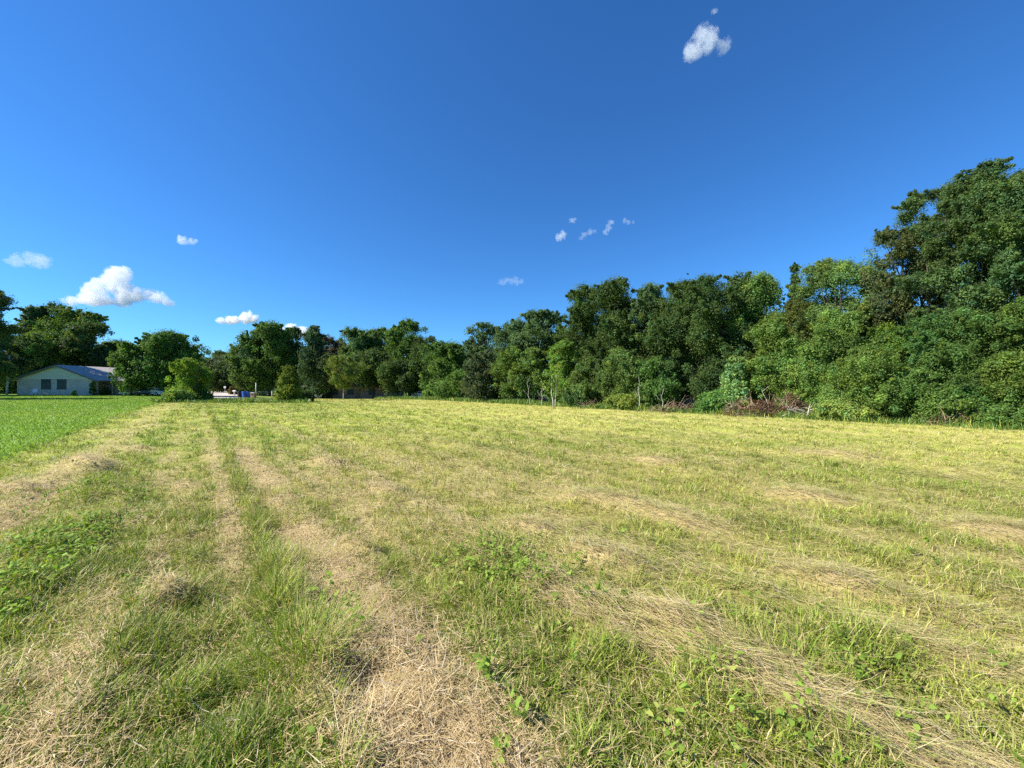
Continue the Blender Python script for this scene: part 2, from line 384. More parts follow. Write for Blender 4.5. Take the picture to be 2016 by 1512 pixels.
# ------------------------------------------------------------------ grass
def scatter(rng, n, p=0.7, y0=0.7, y1=62.0, wide=1.44):
    u = rng.random(n); q = 1 - p
    Y = (y0 ** q + u * (y1 ** q - y0 ** q)) ** (1 / q)
    X = (rng.random(n) * 2 - 1) * (wide * Y + 0.5)
    return X, Y
def blades(name, X, Y, Z, L, W, az, lean, curl, col, mat, seg=3, label=None, tip=0.12, zlift=None, parent=None):
    """curved tapering blades; lean 0 upright .. 1 flat"""
    n = len(X); T = np.linspace(0, 1, seg + 1)
    dx = np.cos(az); dy = np.sin(az)
    fa = az + np.pi / 2 + (np.random.default_rng(5).random(n) - 0.5) * 2.0
    sx = np.cos(fa); sy = np.sin(fa)
    th0 = lean * (np.pi / 2)
    P = np.zeros((n, seg + 1, 3)); cur = np.stack([X, Y, Z], 1); P[:, 0] = cur
    for i in range(1, seg + 1):
        th = th0 + curl * (i - 0.5) / seg
        stp = L / seg
        cur = cur + np.stack([np.sin(th) * dx * stp, np.sin(th) * dy * stp, np.cos(th) * stp], 1)
        P[:, i] = cur
    wid = np.array([0.75, 1.0, 0.7, 0.4, 0.3])[:seg] if seg > 1 else np.array([1.0])
    nv = seg * 2 + 1
    V = np.zeros((n, nv, 3), np.float32)
    side = np.stack([sx, sy, np.zeros(n)], 1) * (W / 2)[:, None]
    for i in range(seg):
        V[:, 2 * i] = P[:, i] - side * wid[i]
        V[:, 2 * i + 1] = P[:, i] + side * wid[i]
    V[:, nv - 1] = P[:, seg]
    base = (np.arange(n) * nv)[:, None]
    quads = [base + np.array([[2 * i, 2 * i + 1, 2 * i + 3, 2 * i + 2]]) for i in range(seg - 1)]
    tri = base + np.array([[2 * seg - 2, 2 * seg - 1, nv - 1]])
    cc = np.repeat(col, nv, axis=0)
    o = np_mesh(name, V.reshape(-1, 3), [np.concatenate(quads) if quads else np.zeros((0, 4), int), tri], mat, parent, cc)
    if label: tag(o, label[0], label[1], kind='stuff')
    return o

def minw(Y, w, k=0.42):
    return np.maximum(w, k * Y / 384.0)

def in_road(X, Y):
    px = 1008 + F * X / Y
    return (Y > 51.5) & (px > 392) & (px < 500)

def make_grass():
    rng = np.random.default_rng(1)
    # ---- field grass: tussocks
    nc = 34000; k = 13
    cx, cy_ = scatter(rng, nc, 0.75)
    s, t, d, lawn, weed = masks(cx, cy_)
    tall = gs(s, 0.52, 0.09) * 0.8 * sstep(0.4, 0.6, fbm(t * 0.9, s * 0, 73))
    keep = (rng.random(nc) < np.clip((1 - 0.93 * d) * (0.5 + 0.9 * fbm(cx * 2.2, cy_ * 2.2, 71)) + tall, 0, 1)) & (lawn < 0.5) & (s < 25.2)
    cx, cy_ = cx[keep], cy_[keep]; nc = len(cx)
    cr = (0.02 + 0.055 * rng.random(nc)) * (1 + cy_ / 14)
    ch = 0.55 + 0.75 * rng.random(nc) ** 1.3
    X = np.repeat(cx, k); Y = np.repeat(cy_, k)
    a = rng.random(len(X)) * 2 * np.pi; r = np.sqrt(rng.random(len(X))) * np.repeat(cr, k)
    X = X + r * np.cos(a); Y = Y + r * np.sin(a)
    Lh = np.repeat(ch, k)
    az = a + rng.normal(0, 0.6, len(X)); lean = np.clip(rng.normal(0.22, 0.16, len(X)), 0.02, 0.9)
    tone = np.repeat(rng.normal(0, 1, nc), k)
    # ---- plus single blades
    n2 = 330000
    x2, y2 = scatter(rng, n2, 0.72)
    s2, t2, d2, l2, w2 = masks(x2, y2)
    keep = (rng.random(n2) < np.clip((1 - 0.95 * d2) * (0.55 + 0.8 * (fbm(x2 * 1.1, y2 * 1.1, 75) - 0.3)) + 0.5 * gs(s2, 0.52, 0.09), 0, 1)) & (l2 < 0.6) & (s2 < 25.4)
    x2, y2 = x2[keep], y2[keep]
    X = np.concatenate([X, x2]); Y = np.concatenate([Y, y2]); Lh = np.concatenate([Lh, 0.5 + 0.6 * rng.random(len(x2))])
    az = np.concatenate([az, rng.random(len(x2)) * 2 * np.pi]); lean = np.concatenate([lean, np.clip(rng.normal(0.32, 0.22, len(x2)), 0.02, 0.95)])
    tone = np.concatenate([tone, rng.normal(0, 1, len(x2))])
    ok = ~in_road(X, Y) & (Y > 0.4); X, Y, Lh, az, lean, tone = X[ok], Y[ok], Lh[ok], az[ok], lean[ok], tone[ok]
    s, t, d, lawn, weed = masks(X, Y)
    hgt = 0.135 * (0.5 + 0.6 * fbm(X * 0.8, Y * 0.8, 78) + 0.45 * sstep(0.35, 0.75, fbm(X * 2.6, Y * 2.6, 53, 2))) * (1 + 0.45 * gs(s, 0.52, 0.1)) * (1 - 0.4 * d)
    hgt = hgt * (1 - 0.25 * sstep(8, 20, s)) * (1 + 0.5 * sstep(23.9, 24.7, s))
    Ln = hgt * Lh
    # downwind lie in the right-hand rows: mower swept the grass along the rows
    row = sstep(0.5, 0.66, fbm(s * 0.9, t * 0.25, 81)) * sstep(1.5, 3, s)
    aim = math.atan2(-0.66, 0.75) + rng.normal(0, 0.35, len(X))
    sw = rng.random(len(X)) < row * 0.6
    az = np.where(sw, aim, az); lean = np.where(sw, np.clip(rng.normal(0.72, 0.12, len(X)), 0.3, 0.97), lean)
    Ln = np.where(sw, Ln * 1.6, Ln)
    col = field_green(X, Y, s, t)
    u = rng.random(len(X))
    col = mix(col, np.broadcast_to(DRY, col.shape), np.where(u < 0.20 + 0.4 * d + 0.1 * sstep(10, 20, s), 0.55 + 0.45 * rng.random(len(X)), 0.0))
    col = mix(col, np.broadcast_to(DGR, col.shape), np.where((u > 0.86), 0.5, 0.0))
    col = col * (1 + 0.16 * tone + 0.12 * rng.normal(0, 1, len(X)))[:, None]
    col = np.clip(col, 0.01, 0.8)
    W = minw(Y, 0.0035 + 0.0035 * rng.random(len(X)))
    Z = height(X, Y) - 0.01
    curl = rng.normal(0.95, 0.5, len(X))
    near = Y < 9
    blades('field_grass', X[near], Y[near], Z[near], Ln[near], W[near], az[near], lean[near], curl[near], col[near], M['grass'], 3,
           ('uneven yellow green grass of the mown field, close to the viewer', 'grass'))
    fr = ~near
    blades('field_grass', X[fr], Y[fr], Z[fr], Ln[fr] * 1.05, W[fr], az[fr], lean[fr], curl[fr], col[fr], M['grass'], 2,
           ('pale yellow green grass of the mown field stretching to the trees', 'grass'))
    print('field blades', len(X))

    # ---- lawn
    n = 420000
    x, y = scatter(rng, n, 0.35, 5.5, 74)
    keep = (x < 0); x, y = x[keep], y[keep]
    s, t, d, lawn, weed = masks(x, y)
    keep = (lawn > 0.35) & ~in_road(x, y); x, y = x[keep], y[keep]
    # keep off the house floor
    keep = ~((y > 62.8) & (x < -67)); x, y = x[keep], y[keep]; n = len(x)
    v = fbm(x * 0.5, y * 0.5, 85); v2 = fbm(x * 0.12, y * 0.12, 86)
    col = np.broadcast_to(LAW, (n, 3)) * (0.75 + 0.5 * v)[:, None]
    col = mix(col, np.broadcast_to(YEL, (n, 3)), np.clip(0.9 * (v2 - 0.4), 0, 1) + 0.1 * (rng.random(n) < 0.25))
    col = np.clip(col * (1 + 0.18 * rng.normal(0, 1, n))[:, None], 0.01, 0.8)
    blades('lawn_grass', x, y, height(x, y) - 0.01, (0.055 + 0.05 * rng.random(n)) * (0.8 + 0.5 * v), minw(y, 0.006, 0.5), rng.random(n) * 6.28,
           np.clip(rng.normal(0.2, 0.15, n), 0, 0.8), rng.normal(0.4, 0.3, n), col, M['grass'], 2,
           ('bright green short lawn left of the mown field', 'lawn'))

    # ---- straw lying about
    n = 680000
    x, y = scatter(rng, n, 0.95, 0.7, 50)
    s, t, d, lawn, weed = masks(x, y)
    pr = np.clip(0.10 + 1.25 * d ** 1.5 + 0.04 * sstep(2, 12, s), 0, 1)
    keep = (rng.random(n) < pr) & (lawn < 0.2) & (s < 24.6); x, y, s, t, d = x[keep], y[keep], s[keep], t[keep], d[keep]; n = len(x)
    L_ = (0.035 + 0.13 * rng.random(n) ** 1.8)
    al = (s > 1.9) | (rng.random(n) < 0.25)
    az = np.where(al, math.atan2(0.776, -0.63) + rng.normal(0, 0.45, n) + np.pi * (rng.random(n) < 0.5), rng.random(n) * 6.28)
    L_ = np.where(s > 1.9, L_ * 1.5, L_)
    lean = np.clip(rng.normal(0.93, 0.09, n), 0.55, 1.05); curl = rng.normal(0.1, 0.35, n)
    z = height(x, y) + 0.005 + rng.random(n) * (0.03 + 0.05 * d) + 0.03 * (1 - d) * rng.random(n)
    u = rng.random(n)[:, None]
    col = DRY * (0.75 + 0.5 * rng.random((n, 1))) * (1 - u * 0.6) + BRN * u * 0.6
    gr = sstep(1.5, 3.5, s) * (rng.random(n) < 0.5)
    col = mix(col, np.broadcast_to(np.array([0.44, 0.44, 0.13]), col.shape), gr * 0.9)
    pale = rng.random(n) < 0.1
    col = np.where(pale[:, None], np.array([0.66, 0.56, 0.38]), col)
    blades('dry_straw', x, y, z, L_, minw(y, 0.0020 + 0.0024 * rng.random(n), 0.40), az, lean, curl, col, M['straw'], 3,
           ('tan dry straw and cut stems lying in rows over the mown field', 'straw'))
    print('straw', n)

    # ---- long windrow stems, swept together in the right rows
    n = 42000
    x, y = scatter(rng, n, 0.9, 1.2, 26)
    s, t, d, lawn, weed = masks(x, y)
    rowm = np.zeros(n)
    for i, c in enumerate([2.35, 3.45, 4.3, 5.6, 7.1, 8.7, 10.3]):
        rowm = np.maximum(rowm, gs(s + 0.25 * (fbm(t * 0.4, s * 0, 91 + i) - 0.5), c, 0.16) * sstep(0.35, 0.55, fbm(t * 0.5 + 3 * i, s * 0.3, 93)))
    keep = (rng.random(n) < rowm * 0.6) & (lawn < 0.2); x, y, s, t = x[keep], y[keep], s[keep], t[keep]; n = len(x)
    az = math.atan2(-0.776, 0.63) + rng.normal(0, 0.26, n) + 1.2 * (fbm(x, y, 95) - 0.5)
    col = np.array([0.46, 0.47, 0.15]) * (0.7 + 0.5 * rng.random((n, 1))); br = rng.random(n) < 0.35
    col = np.where(br[:, None], DRY * 1.05, col)
    blades('cut_grass_row', x, y, height(x, y) + 0.03 + 0.08 * rng.random(n), 0.14 + 0.24 * rng.random(n), minw(y, 0.0035, 0.42), az,
           np.clip(rng.normal(0.9, 0.05, n), 0.7, 1.0), rng.normal(0.12, 0.12, n), col, M['straw'], 3,
           ('long flattened pale green stems swept into rows by the mower', 'cut grass'))

    # ---- tall tussock beside the bare strip, and seed stems
    n = 620
    x = -1.22 + rng.normal(0, 0.15, n); y = 2.28 + rng.normal(0, 0.16, n)
    a = np.arctan2(y - 2.28, x + 1.22)
    col = GRN * (0.9 + 0.5 * rng.random((n, 1))); u = rng.random(n); col = np.where((u < 0.3)[:, None], YEL, col); col = np.where((u > 0.9)[:, None], DRY, col)
    xs = [x]; ys = [y]; aa = [a + rng.normal(0, 0.5, n)]; cs = [col]; ls = [0.22 + 0.16 * rng.random(n)]
    for (cx0, cy0, m_, hh, rr) in [(-2.0, 3.35, 500, 0.2, 0.16), (-2.75, 4.6, 420, 0.22, 0.16), (-3.5, 5.6, 360, 0.2, 0.15), (-0.62, 2.9, 350, 0.17, 0.15), (0.3, 2.3, 500, 0.19, 0.25),
                                   (1.5, 2.1, 450, 0.2, 0.3), (-0.2, 3.6, 420, 0.17, 0.22), (2.3, 2.6, 380, 0.18, 0.25), (-2.1, 1.75, 400, 0.16, 0.2), (-3.4, 2.6, 400, 0.17, 0.25),
                                   (0.9, 3.1, 380, 0.17, 0.25), (-2.6, 2.5, 300, 0.16, 0.2), (3.2, 4.2, 300, 0.17, 0.3), (-1.75, 2.85, 420, 0.2, 0.12)]:
        x1 = cx0 + rng.normal(0, rr, m_); y1 = cy0 + rng.normal(0, rr, m_)
        xs.append(x1); ys.append(y1); aa.append(np.arctan2(y1 - cy0, x1 - cx0) + rng.normal(0, 0.5, m_)); ls.append(hh * (0.6 + 0.7 * rng.random(m_)))
        c1 = GRN * (0.8 + 0.6 * rng.random((m_, 1))); u = rng.random(m_); c1 = np.where((u < 0.35)[:, None], YEL, c1); c1 = np.where((u > 0.88)[:, None], DRY, c1); cs.append(c1)
    x = np.concatenate(xs); y = np.concatenate(ys); az = np.concatenate(aa); col = np.concatenate(cs); L_ = np.concatenate(ls); n = len(x)
    blades('grass_tussocks', x, y, height(x, y) - 0.01, L_, 0.003 + 0.003 * rng.random(n), az, np.clip(rng.normal(0.22, 0.17, n), 0.01, 0.8), rng.normal(0.9, 0.6, n), col, M['grass'], 4,
           ('taller bright green tussocks standing beside the bare straw strips', 'grass tuft'))
    n = 150
    x, y = scatter(rng, n, 0.9, 1.3, 9); s, t, d, lawn, weed = masks(x, y); keep = lawn < 0.2; x, y = x[keep], y[keep]; n = len(x)
    blades('grass_stems', x, y, height(x, y), 0.16 + 0.2 * rng.random(n), np.full(n, 0.003), rng.random(n) * 6.28, np.clip(rng.normal(0.5, 0.28, n), 0.05, 1.0), rng.normal(0.3, 0.3, n),
           np.array([0.60, 0.54, 0.32]) * (0.8 + 0.4 * rng.random((n, 1))), M['straw'], 4, ('pale long seed stems poking out of the near grass', 'grass'))

    # ---- taller verge grass along the wood edge and the far left bushes
    n = 60000
    t = rng.random(n) * 95 - 4; s = 24.4 + rng.normal(0, 0.55, n)
    x = 0.776 * s - 0.63 * t; y = 0.63 * s + 0.776 * t
    ok = (y > 8) & (y < 66) & (np.abs(x) < 1.5 * y); x, y = x[ok], y[ok]
    m2 = 16000; px = 300 + 310 * rng.random(m2); Yb = 40 + 9 * rng.random(m2) ** 1.0
    x = np.concatenate([x, (px - 1008) / F * Yb]); y = np.concatenate([y, Yb]); n = len(x)
    u = rng.random(n)
    col = np.array([0.10, 0.19, 0.035]) * (0.7 + 0.6 * rng.random((n, 1))); col = np.where((u < 0.25)[:, None], YEL * 0.9, col)
    L_ = (0.12 + 0.4 * rng.random(n) ** 1.5) * (0.5 + fbm(x * 0.5, y * 0.5, 101))
    blades('verge_grass', x, y, height(x, y), L_, minw(y, 0.01, 0.5), rng.random(n) * 6.28, np.clip(rng.normal(0.18, 0.14, n), 0, 0.8), rng.normal(0.5, 0.3, n), col, M['grass'], 2,
           ('rank green grass left standing along the foot of the trees', 'grass'))

    # ---- broad leaved weeds
    n = 60000
    x, y = scatter(rng, n, 0.7, 1.3, 40); s, t, d, lawn, weed = masks(x, y)
    keep = rng.random(n) < np.clip(weed * 0.8 * sstep(0.36, 0.55, fbm(x * 1.7, y * 1.7, 111)) + 0.0035, 0, 1); x, y = x[keep], y[keep]
    keep = ~in_road(x, y); x, y = x[keep], y[keep]
    ex = []
    for (cx0, cy0, m_, rr) in [(-0.25, 3.45, 60, 0.22), (0.15, 3.35, 40, 0.2), (-0.05, 1.68, 5, 0.05), (0.02, 1.78, 5, 0.04), (-0.12, 2.05, 6, 0.05), (1.0, 2.05, 14, 0.25), (1.45, 1.85, 22, 0.3), (0.6, 2.9, 26, 0.25), (-1.25, 2.95, 16, 0.15), (2.0, 1.9, 22, 0.3), (1.9, 2.4, 10, 0.3), (-1.1, 2.5, 10, 0.1)]:
        ex.append(np.stack([cx0 + rng.normal(0, rr, m_), cy0 + rng.normal(0, rr, m_)], 1))
    ex = np.concatenate(ex); x = np.concatenate([x, ex[:, 0]]); y = np.concatenate([y, ex[:, 1]])
    k = 7; n = len(x) * k; hh = np.repeat(0.03 + 0.13 * rng.random(len(x)), k)
    X = np.repeat(x, k) + rng.normal(0, 0.02, n); Y = np.repeat(y, k) + rng.normal(0, 0.02, n)
    Z = height(X, Y) + hh * (0.3 + 0.8 * rng.random(n))
    a = rng.random(n) * 6.28; el = rng.normal(0.35, 0.4, n); Lf = (0.022 + 0.026 * rng.random(n)) * (1 + Y / 14)
    D = np.stack([np.cos(a) * np.cos(el), np.sin(a) * np.cos(el), np.sin(el)], 1); S = np.stack([-np.sin(a), np.cos(a), rng.normal(0, 0.3, n)], 1)
    S /= np.linalg.norm(S, axis=1)[:, None]; Nn = np.cross(D, S); P = np.stack([X, Y, Z], 1); wf = 0.26 * Lf
    V = np.stack([P, P + D * (0.3 * Lf)[:, None] - S * wf[:, None] + Nn * (0.06 * Lf)[:, None], P + D * (0.68 * Lf)[:, None] - S * (0.8 * wf)[:, None], P + D * Lf[:, None] - Nn * (0.12 * Lf)[:, None],
                  P + D * (0.68 * Lf)[:, None] + S * (0.8 * wf)[:, None], P + D * (0.3 * Lf)[:, None] + S * wf[:, None] + Nn * (0.06 * Lf)[:, None]], 1)
    cc = np.array([0.21, 0.31, 0.045]) * (0.65 + 0.7 * rng.random((n, 1))); u = rng.random(n); cc = np.where((u < 0.12)[:, None], np.array([0.36, 0.40, 0.09]), cc)
    o = np_mesh('broadleaf_weeds', V.reshape(-1, 3), [(np.arange(n) * 6)[:, None] + np.arange(6)[None]], M['weed'], None, np.repeat(cc, 6, 0))
    tag(o, 'patches of small broad leaved green weeds growing among the grass', 'weeds', kind='stuff')
    print('weeds', n)
make_grass()

# ------------------------------------------------------------------ trees
DG = (0.040, 0.085, 0.026); MG = (0.055, 0.125, 0.028); LG = (0.105, 0.225, 0.045); YG = (0.15, 0.24, 0.04)
BG = (0.055, 0.115, 0.050); CD = (0.035, 0.070, 0.028); OL = (0.10, 0.13, 0.04); HG = (0.085, 0.19, 0.055)
def leaves(rng, cent, rad, per, base, size, flat=1.0, shell=0.35, clvar=0.2, updir=0.35):
    nC = len(cent); n = nC * per
    d = rng.normal(0, 1, (n, 3)); d /= np.linalg.norm(d, axis=1)[:, None]
    rr = np.where(rng.random(n) < shell, 0.6 + 0.7 * rng.random(n) ** 1.5, rng.random(n) ** 0.55 * 1.15)
    P = np.repeat(cent, per, 0) + d * (rr * np.repeat(rad, per))[:, None] * np.array([1, 1, flat])
    nm = d * 0.6 + np.array([0, 0, updir]) + rng.normal(0, 0.45, (n, 3)); nm /= np.linalg.norm(nm, axis=1)[:, None]
    tg = np.cross(nm, rng.normal(0, 1, (n, 3))); tg /= (np.linalg.norm(tg, axis=1)[:, None] + 1e-9); bt = np.cross(nm, tg)
    sz = size * (0.6 + 0.8 * rng.random(n)); a = tg * (sz * 0.5)[:, None]; b_ = bt * (sz * 0.27)[:, None]
    V = np.stack([P - a, P + b_ - a * 0.1, P + a, P - b_ - a * 0.1], 1)
    cv = np.repeat(rng.normal(0, clvar, (nC, 1)), per, 0) + rng.normal(0, 0.16, (n, 1))
    yl = np.repeat(rng.normal(0, 0.10, (nC, 1)), per, 0)
    col = np.array(base) * np.array([1.85, 1.5, 1.45]) * np.clip(1 + cv, 0.35, 2.0) * np.concatenate([1 + yl * 1.3, 1 + yl * 0.3, 1 - yl], 1)
    return V.reshape(-1, 3), np.repeat(np.clip(col, 0.004, 0.6), 4, 0), n
def profile(style, u):
    if style == 'cone': return np.clip(1.02 - u, 0.03, 1) ** 0.85
    if style == 'column': return np.sqrt(np.clip(1 - (2 * u - 0.9) ** 2 * 0.75, 0.08, 1))
    if style == 'vase': return np.clip(0.15 + 0.95 * u, 0, 1) * np.sqrt(np.clip(1.15 - u, 0, 1)) * 1.5
    if style == 'bush': return np.sqrt(np.clip(1 - u ** 2.2, 0.03, 1))
    return np.clip(1 - np.abs(1.62 * u - 0.72) ** 2.6, 0.08, 1) ** 0.5     # round
def tree(name, x, y, H, R, cb, style, base, label, cat, group, seed, size=0.16, dens=1.0, lobes=None, clump=0.37, bark='bark', lean=0.0, zb=None, stems=1, spikes=0):
    rng = np.random.default_rng(seed)
    z0 = hz1(x, y) if zb is None else zb
    root = empty(name, (x, y, z0), label, cat, group)
    if lobes is None: lobes = int(np.clip(0.75 * H * (1 - cb) / R / clump ** 2.6 * 0.5, 18, 100))
    zc0 = H * cb; zh = H - zc0
    u = (np.arange(lobes) + rng.random(lobes)) / lobes
    if style == 'cone': u = u ** 1.3
    ang = rng.random(lobes) * 2 * np.pi + np.arange(lobes) * 2.4
    pr = profile(style, u)
    lr = R * clump * (0.75 + 0.5 * rng.random(lobes)) * (0.55 + 0.45 * pr)
    rr = np.clip(R * pr - lr * 0.7, 0, None) * (0.15 + 0.92 * rng.random(lobes) ** 0.6)
    lc = np.stack([rr * np.cos(ang) + lean * u * H, rr * np.sin(ang), zc0 + u * zh * 0.97], 1)
    lc[:, 2] = np.minimum(lc[:, 2], H - lr * 0.55)
    lc[:, 2] = np.maximum(lc[:, 2], lr * 0.45)
    # clumps over each lobe
    k = 24
    d = rng.normal(0, 1, (lobes * k, 3)); d /= np.linalg.norm(d, axis=1)[:, None]; d[:, 2] = np.where(d[:, 2] < -0.35, -d[:, 2], d[:, 2])
    cc = np.repeat(lc, k, 0) + d * np.repeat(lr, k)[:, None] * 0.82 * np.array([1, 1, 0.95]) * (0.45 + 0.9 * rng.random((lobes * k, 1)))
    cr = np.repeat(lr, k) * (0.16 + 0.26 * rng.random(lobes * k))
    cc[:, 2] = np.maximum(cc[:, 2], 0.1)
    # feathery sprays reaching out past the crown
    nr = 46 + spikes * 2; o_ = rng.integers(0, lobes, nr)
    dv = rng.normal(0, 1, (nr, 3)); dv[:, 2] = np.abs(dv[:, 2]) * 0.9 + 0.15; dv[:, :2] += lc[o_][:, :2] / max(R, 0.1) * 1.6; dv /= np.linalg.norm(dv, axis=1)[:, None]
    ln = R * (0.10 + 0.20 * rng.random(nr))
    for q in range(4):
        P_ = lc[o_] + dv * (lr[o_] * 0.85 + ln * (q / 3.0))[:, None]
        P_[:, 2] = np.minimum(P_[:, 2], H * 0.995)
        cc = np.concatenate([cc, P_]); cr = np.concatenate([cr, R * (0.085 - 0.017 * q) * (0.7 + 0.5 * rng.random(nr))])
    spikes = 20
    if spikes:
        m = spikes; uu = np.minimum(rng.random(m) ** 0.6, 0.985); pa = rng.random(m) * 6.28; pp = profile(style, uu) * R
        sp = np.stack([pp * np.cos(pa) * 0.94 + lean * uu * H, pp * np.sin(pa) * 0.94, zc0 + uu * zh * 0.99], 1)
        cc = np.concatenate([cc, sp]); cr = np.concatenate([cr, R * (0.06 + 0.10 * rng.random(m))])
    area = np.sum(cr ** 2) * 4 * np.pi * 0.8
    per = int(np.clip(dens * 1.15 * area / (size * size * 0.27) / len(cc), 6, 400))
    V, col, n = leaves(rng, cc, cr, per, base, size)
    V2, col2, n2 = leaves(rng, lc, lr * 1.22, max(10, int(0.26 * n / lobes)), base, size * 0.9, shell=0.15, clvar=0.1)
    V = np.concatenate([V, V2]); col = np.concatenate([col, col2]); n = n + n2
    crown = np_mesh('crown' if 'shrub' not in name else 'foliage', V, [np.arange(n * 4).reshape(-1, 4)], M['leaf'], root, col)
    # trunk and limbs
    tr = MB(); r0 = max(0.035, H * 0.018) if bark == 'bark' else max(0.03, H * 0.009)
    for q in range(stems):
        off = np.array([0, 0]) if stems == 1 else rng.normal(0, 0.12 * min(R, 2), 2)
        top = H * (0.86 if style != 'bush' else 0.6)
        pts = []; rd = []
        for i in range(7):
            f = i / 6; w = 0.05 * H * f
            pts.append((off[0] * (1 + 2 * f) + lean * f * H + rng.normal(0, 0.12) * w, off[1] * (1 + 2 * f) + rng.normal(0, 0.12) * w, -0.05 + top * f))
            rd.append(r0 * (1 - 0.82 * f) * (1.25 if i == 0 else 1) / math.sqrt(stems))
        tr.tube(pts, rd, 7)
        idx = rng.permutation(lobes)[:max(5, int(lobes * (0.55 if style != 'bush' else 0.3) / stems))]
        for j in idx:
            e = lc[j]; f = np.clip((e[2] * 0.62) / top, 0.15 if cb < 0.1 else cb * 0.8, 0.92)
            i0 = min(int(f * 6), 5); g_ = f * 6 - i0
            p0 = np.array(pts[i0]) * (1 - g_) + np.array(pts[i0 + 1]) * g_
            mid = p0 * 0.5 + e * 0.5 + np.array([0, 0, -0.04 * H]) + rng.normal(0, 0.03 * H, 3) * 0.5
            rb = r0 * (1 - 0.8 * f) * 0.55 / math.sqrt(stems)
            tr.tube([p0, mid, e], [rb, rb * 0.7, rb * 0.25], 5)
    tr.build('trunk' if 'shrub' not in name else 'stems', M[bark], root, True)
    return root
SEED = [100]
def ptree(name, px, topy, hw, Y, cb, style, base, label, cat, group, basey=None, **kw):
    """tree given by where the photograph shows it, at a real distance Y"""
    SEED[0] += 1
    x = at(px, Y); k = (px - 1008) / F
    z0 = hz1(x, Y); H = (HZ - topy) / F * Y + EYE - z0
    R = 1.3 * hw / F * Y
    size = kw.pop('size', max(0.085, Y * 0.0043))
    return tree(name, x, Y, H, R, cb, style, base, label, cat, group, SEED[0], size=size, zb=z0, **kw)
def wtree(name, px, topy, hw, s0, *a, **kw):
    k = (px - 1008) / F
    return ptree(name, px, topy, hw, s0 / (0.776 * k + 0.63), *a, **kw)

WG = 'trees of the wood edge right of the field'
UG = 'shrubs and young trees along the foot of the wood'
LGp = 'trees beyond the lawn and the houses'
# --- left and centre, far trees
ptree('pine_tree', -72, 545, 56, 59.5, 0.12, 'round', DG, 'tall dark pine at the left frame edge with ragged side branches reaching in', 'tree', LGp, clump=0.22, lobes=70, spikes=30)
ptree('broadleaf_tree', -78, 590, 46, 47, 0.0, 'round', DG, 'tree just outside the left frame edge whose shade falls across the lawn', 'tree', LGp)
ptree('broadleaf_tree', -10, 655, 46, 76, 0.05, 'round', CD, 'dark shaded tree at the far left behind the leaning light pole', 'tree', LGp)
ptree('conifer_tree', 62, 602, 30, 92, 0.15, 'cone', BG, 'pointed blue green conifer rising behind the left end of the grey house', 'tree', LGp, clump=0.42)
ptree('broadleaf_tree', 96, 603, 36, 95, 0.1, 'round', DG, 'large dark round crowned tree directly behind the grey house gable', 'tree', LGp, spikes=20)
ptree('broadleaf_tree', 140, 612, 38, 90, 0.08, 'round', MG, 'broad green tree behind the grey house roof, its crown sloping down rightward', 'tree', LGp, spikes=20)
ptree('broadleaf_tree', 176, 640, 34, 88, 0.05, 'round', DG, 'lower dark tree right of the broad tree behind the grey roof', 'tree', LGp)
ptree('broadleaf_tree', 60, 668, 52, 80, 0.0, 'bush', MG, 'olive green bushy tree filling the space above the left roof slope', 'tree', LGp)
ptree('broadleaf_tree', 212, 678, 34, 105, 0.0, 'round', DG, 'small distant dark tree above the far end of the grey roof', 'tree', LGp)
ptree('broadleaf_tree', 258, 676, 25, 63.5, 0.13, 'round', MG, 'leafy tree with a bare lower trunk at the right end of the grey house', 'tree', LGp, clump=0.32)
ptree('broadleaf_tree', 292, 690, 30, 84, 0.0, 'round', DG, 'dark low tree between the two leafy trees right of the grey house', 'tree', LGp)
ptree('broadleaf_tree', 345, 662, 45, 67, 0.05, 'round', (0.05, 0.125, 0.03), 'wide dense green tree with a notched crown above the pale green thicket', 'tree', LGp, spikes=24)
ptree('broadleaf_tree', 398, 706, 24, 120, 0.0, 'round', BG, 'hazy small distant tree in the gap left of the road', 'tree', LGp)
ptree('broadleaf_tree', 423, 694, 24, 118, 0.1, 'round', BG, 'distant pale round tree showing in the sky gap above the road', 'tree', LGp)
ptree('live_oak', 464, 712, 42, 108, 0.06, 'round', CD, 'low spreading very dark oak over the far end of the road', 'tree', LGp, clump=0.4)
ptree('broadleaf_tree', 505, 652, 36, 84, 0.12, 'round', (0.05, 0.115, 0.035), 'tall mid green tree standing right of the road', 'tree', LGp, spikes=16)
ptree('broadleaf_tree', 532, 637, 34, 82, 0.12, 'column', MG, 'tallest crown of the clump right of the road, in front of the small cloud', 'tree', LGp, spikes=16)
ptree('broadleaf_tree', 572, 648, 30, 88, 0.05, 'column', DG, 'tree with twin pointed tops left of the dark cedar', 'tree', LGp, spikes=20)
ptree('cedar_tree', 616, 641, 36, 76, 0.04, 'cone', (0.035, 0.08, 0.04), 'dark pointed cedar left of the brown roofed house', 'tree', LGp, clump=0.4)
ptree('broadleaf_tree', 655, 668, 28, 90, 0.05, 'round', (0.07, 0.08, 0.05), 'dull brownish crown between the dark cedar and the rounded tree', 'tree', LGp)
ptree('broadleaf_tree', 706, 655, 36, 84, 0.15, 'round', (0.055, 0.12, 0.04), 'rounded green tree over the left part of the brown roofed house', 'tree', LGp, spikes=16)
ptree('broadleaf_tree', 752, 652, 34, 86, 0.15, 'round', (0.06, 0.12, 0.04), 'leafy tree over the middle of the brown roofed house', 'tree', LGp, spikes=16)
ptree('broadleaf_tree', 806, 637, 36, 80, 0.1, 'round', MG, 'tallest tree over the right end of the brown roofed house', 'tree', LGp, spikes=20)
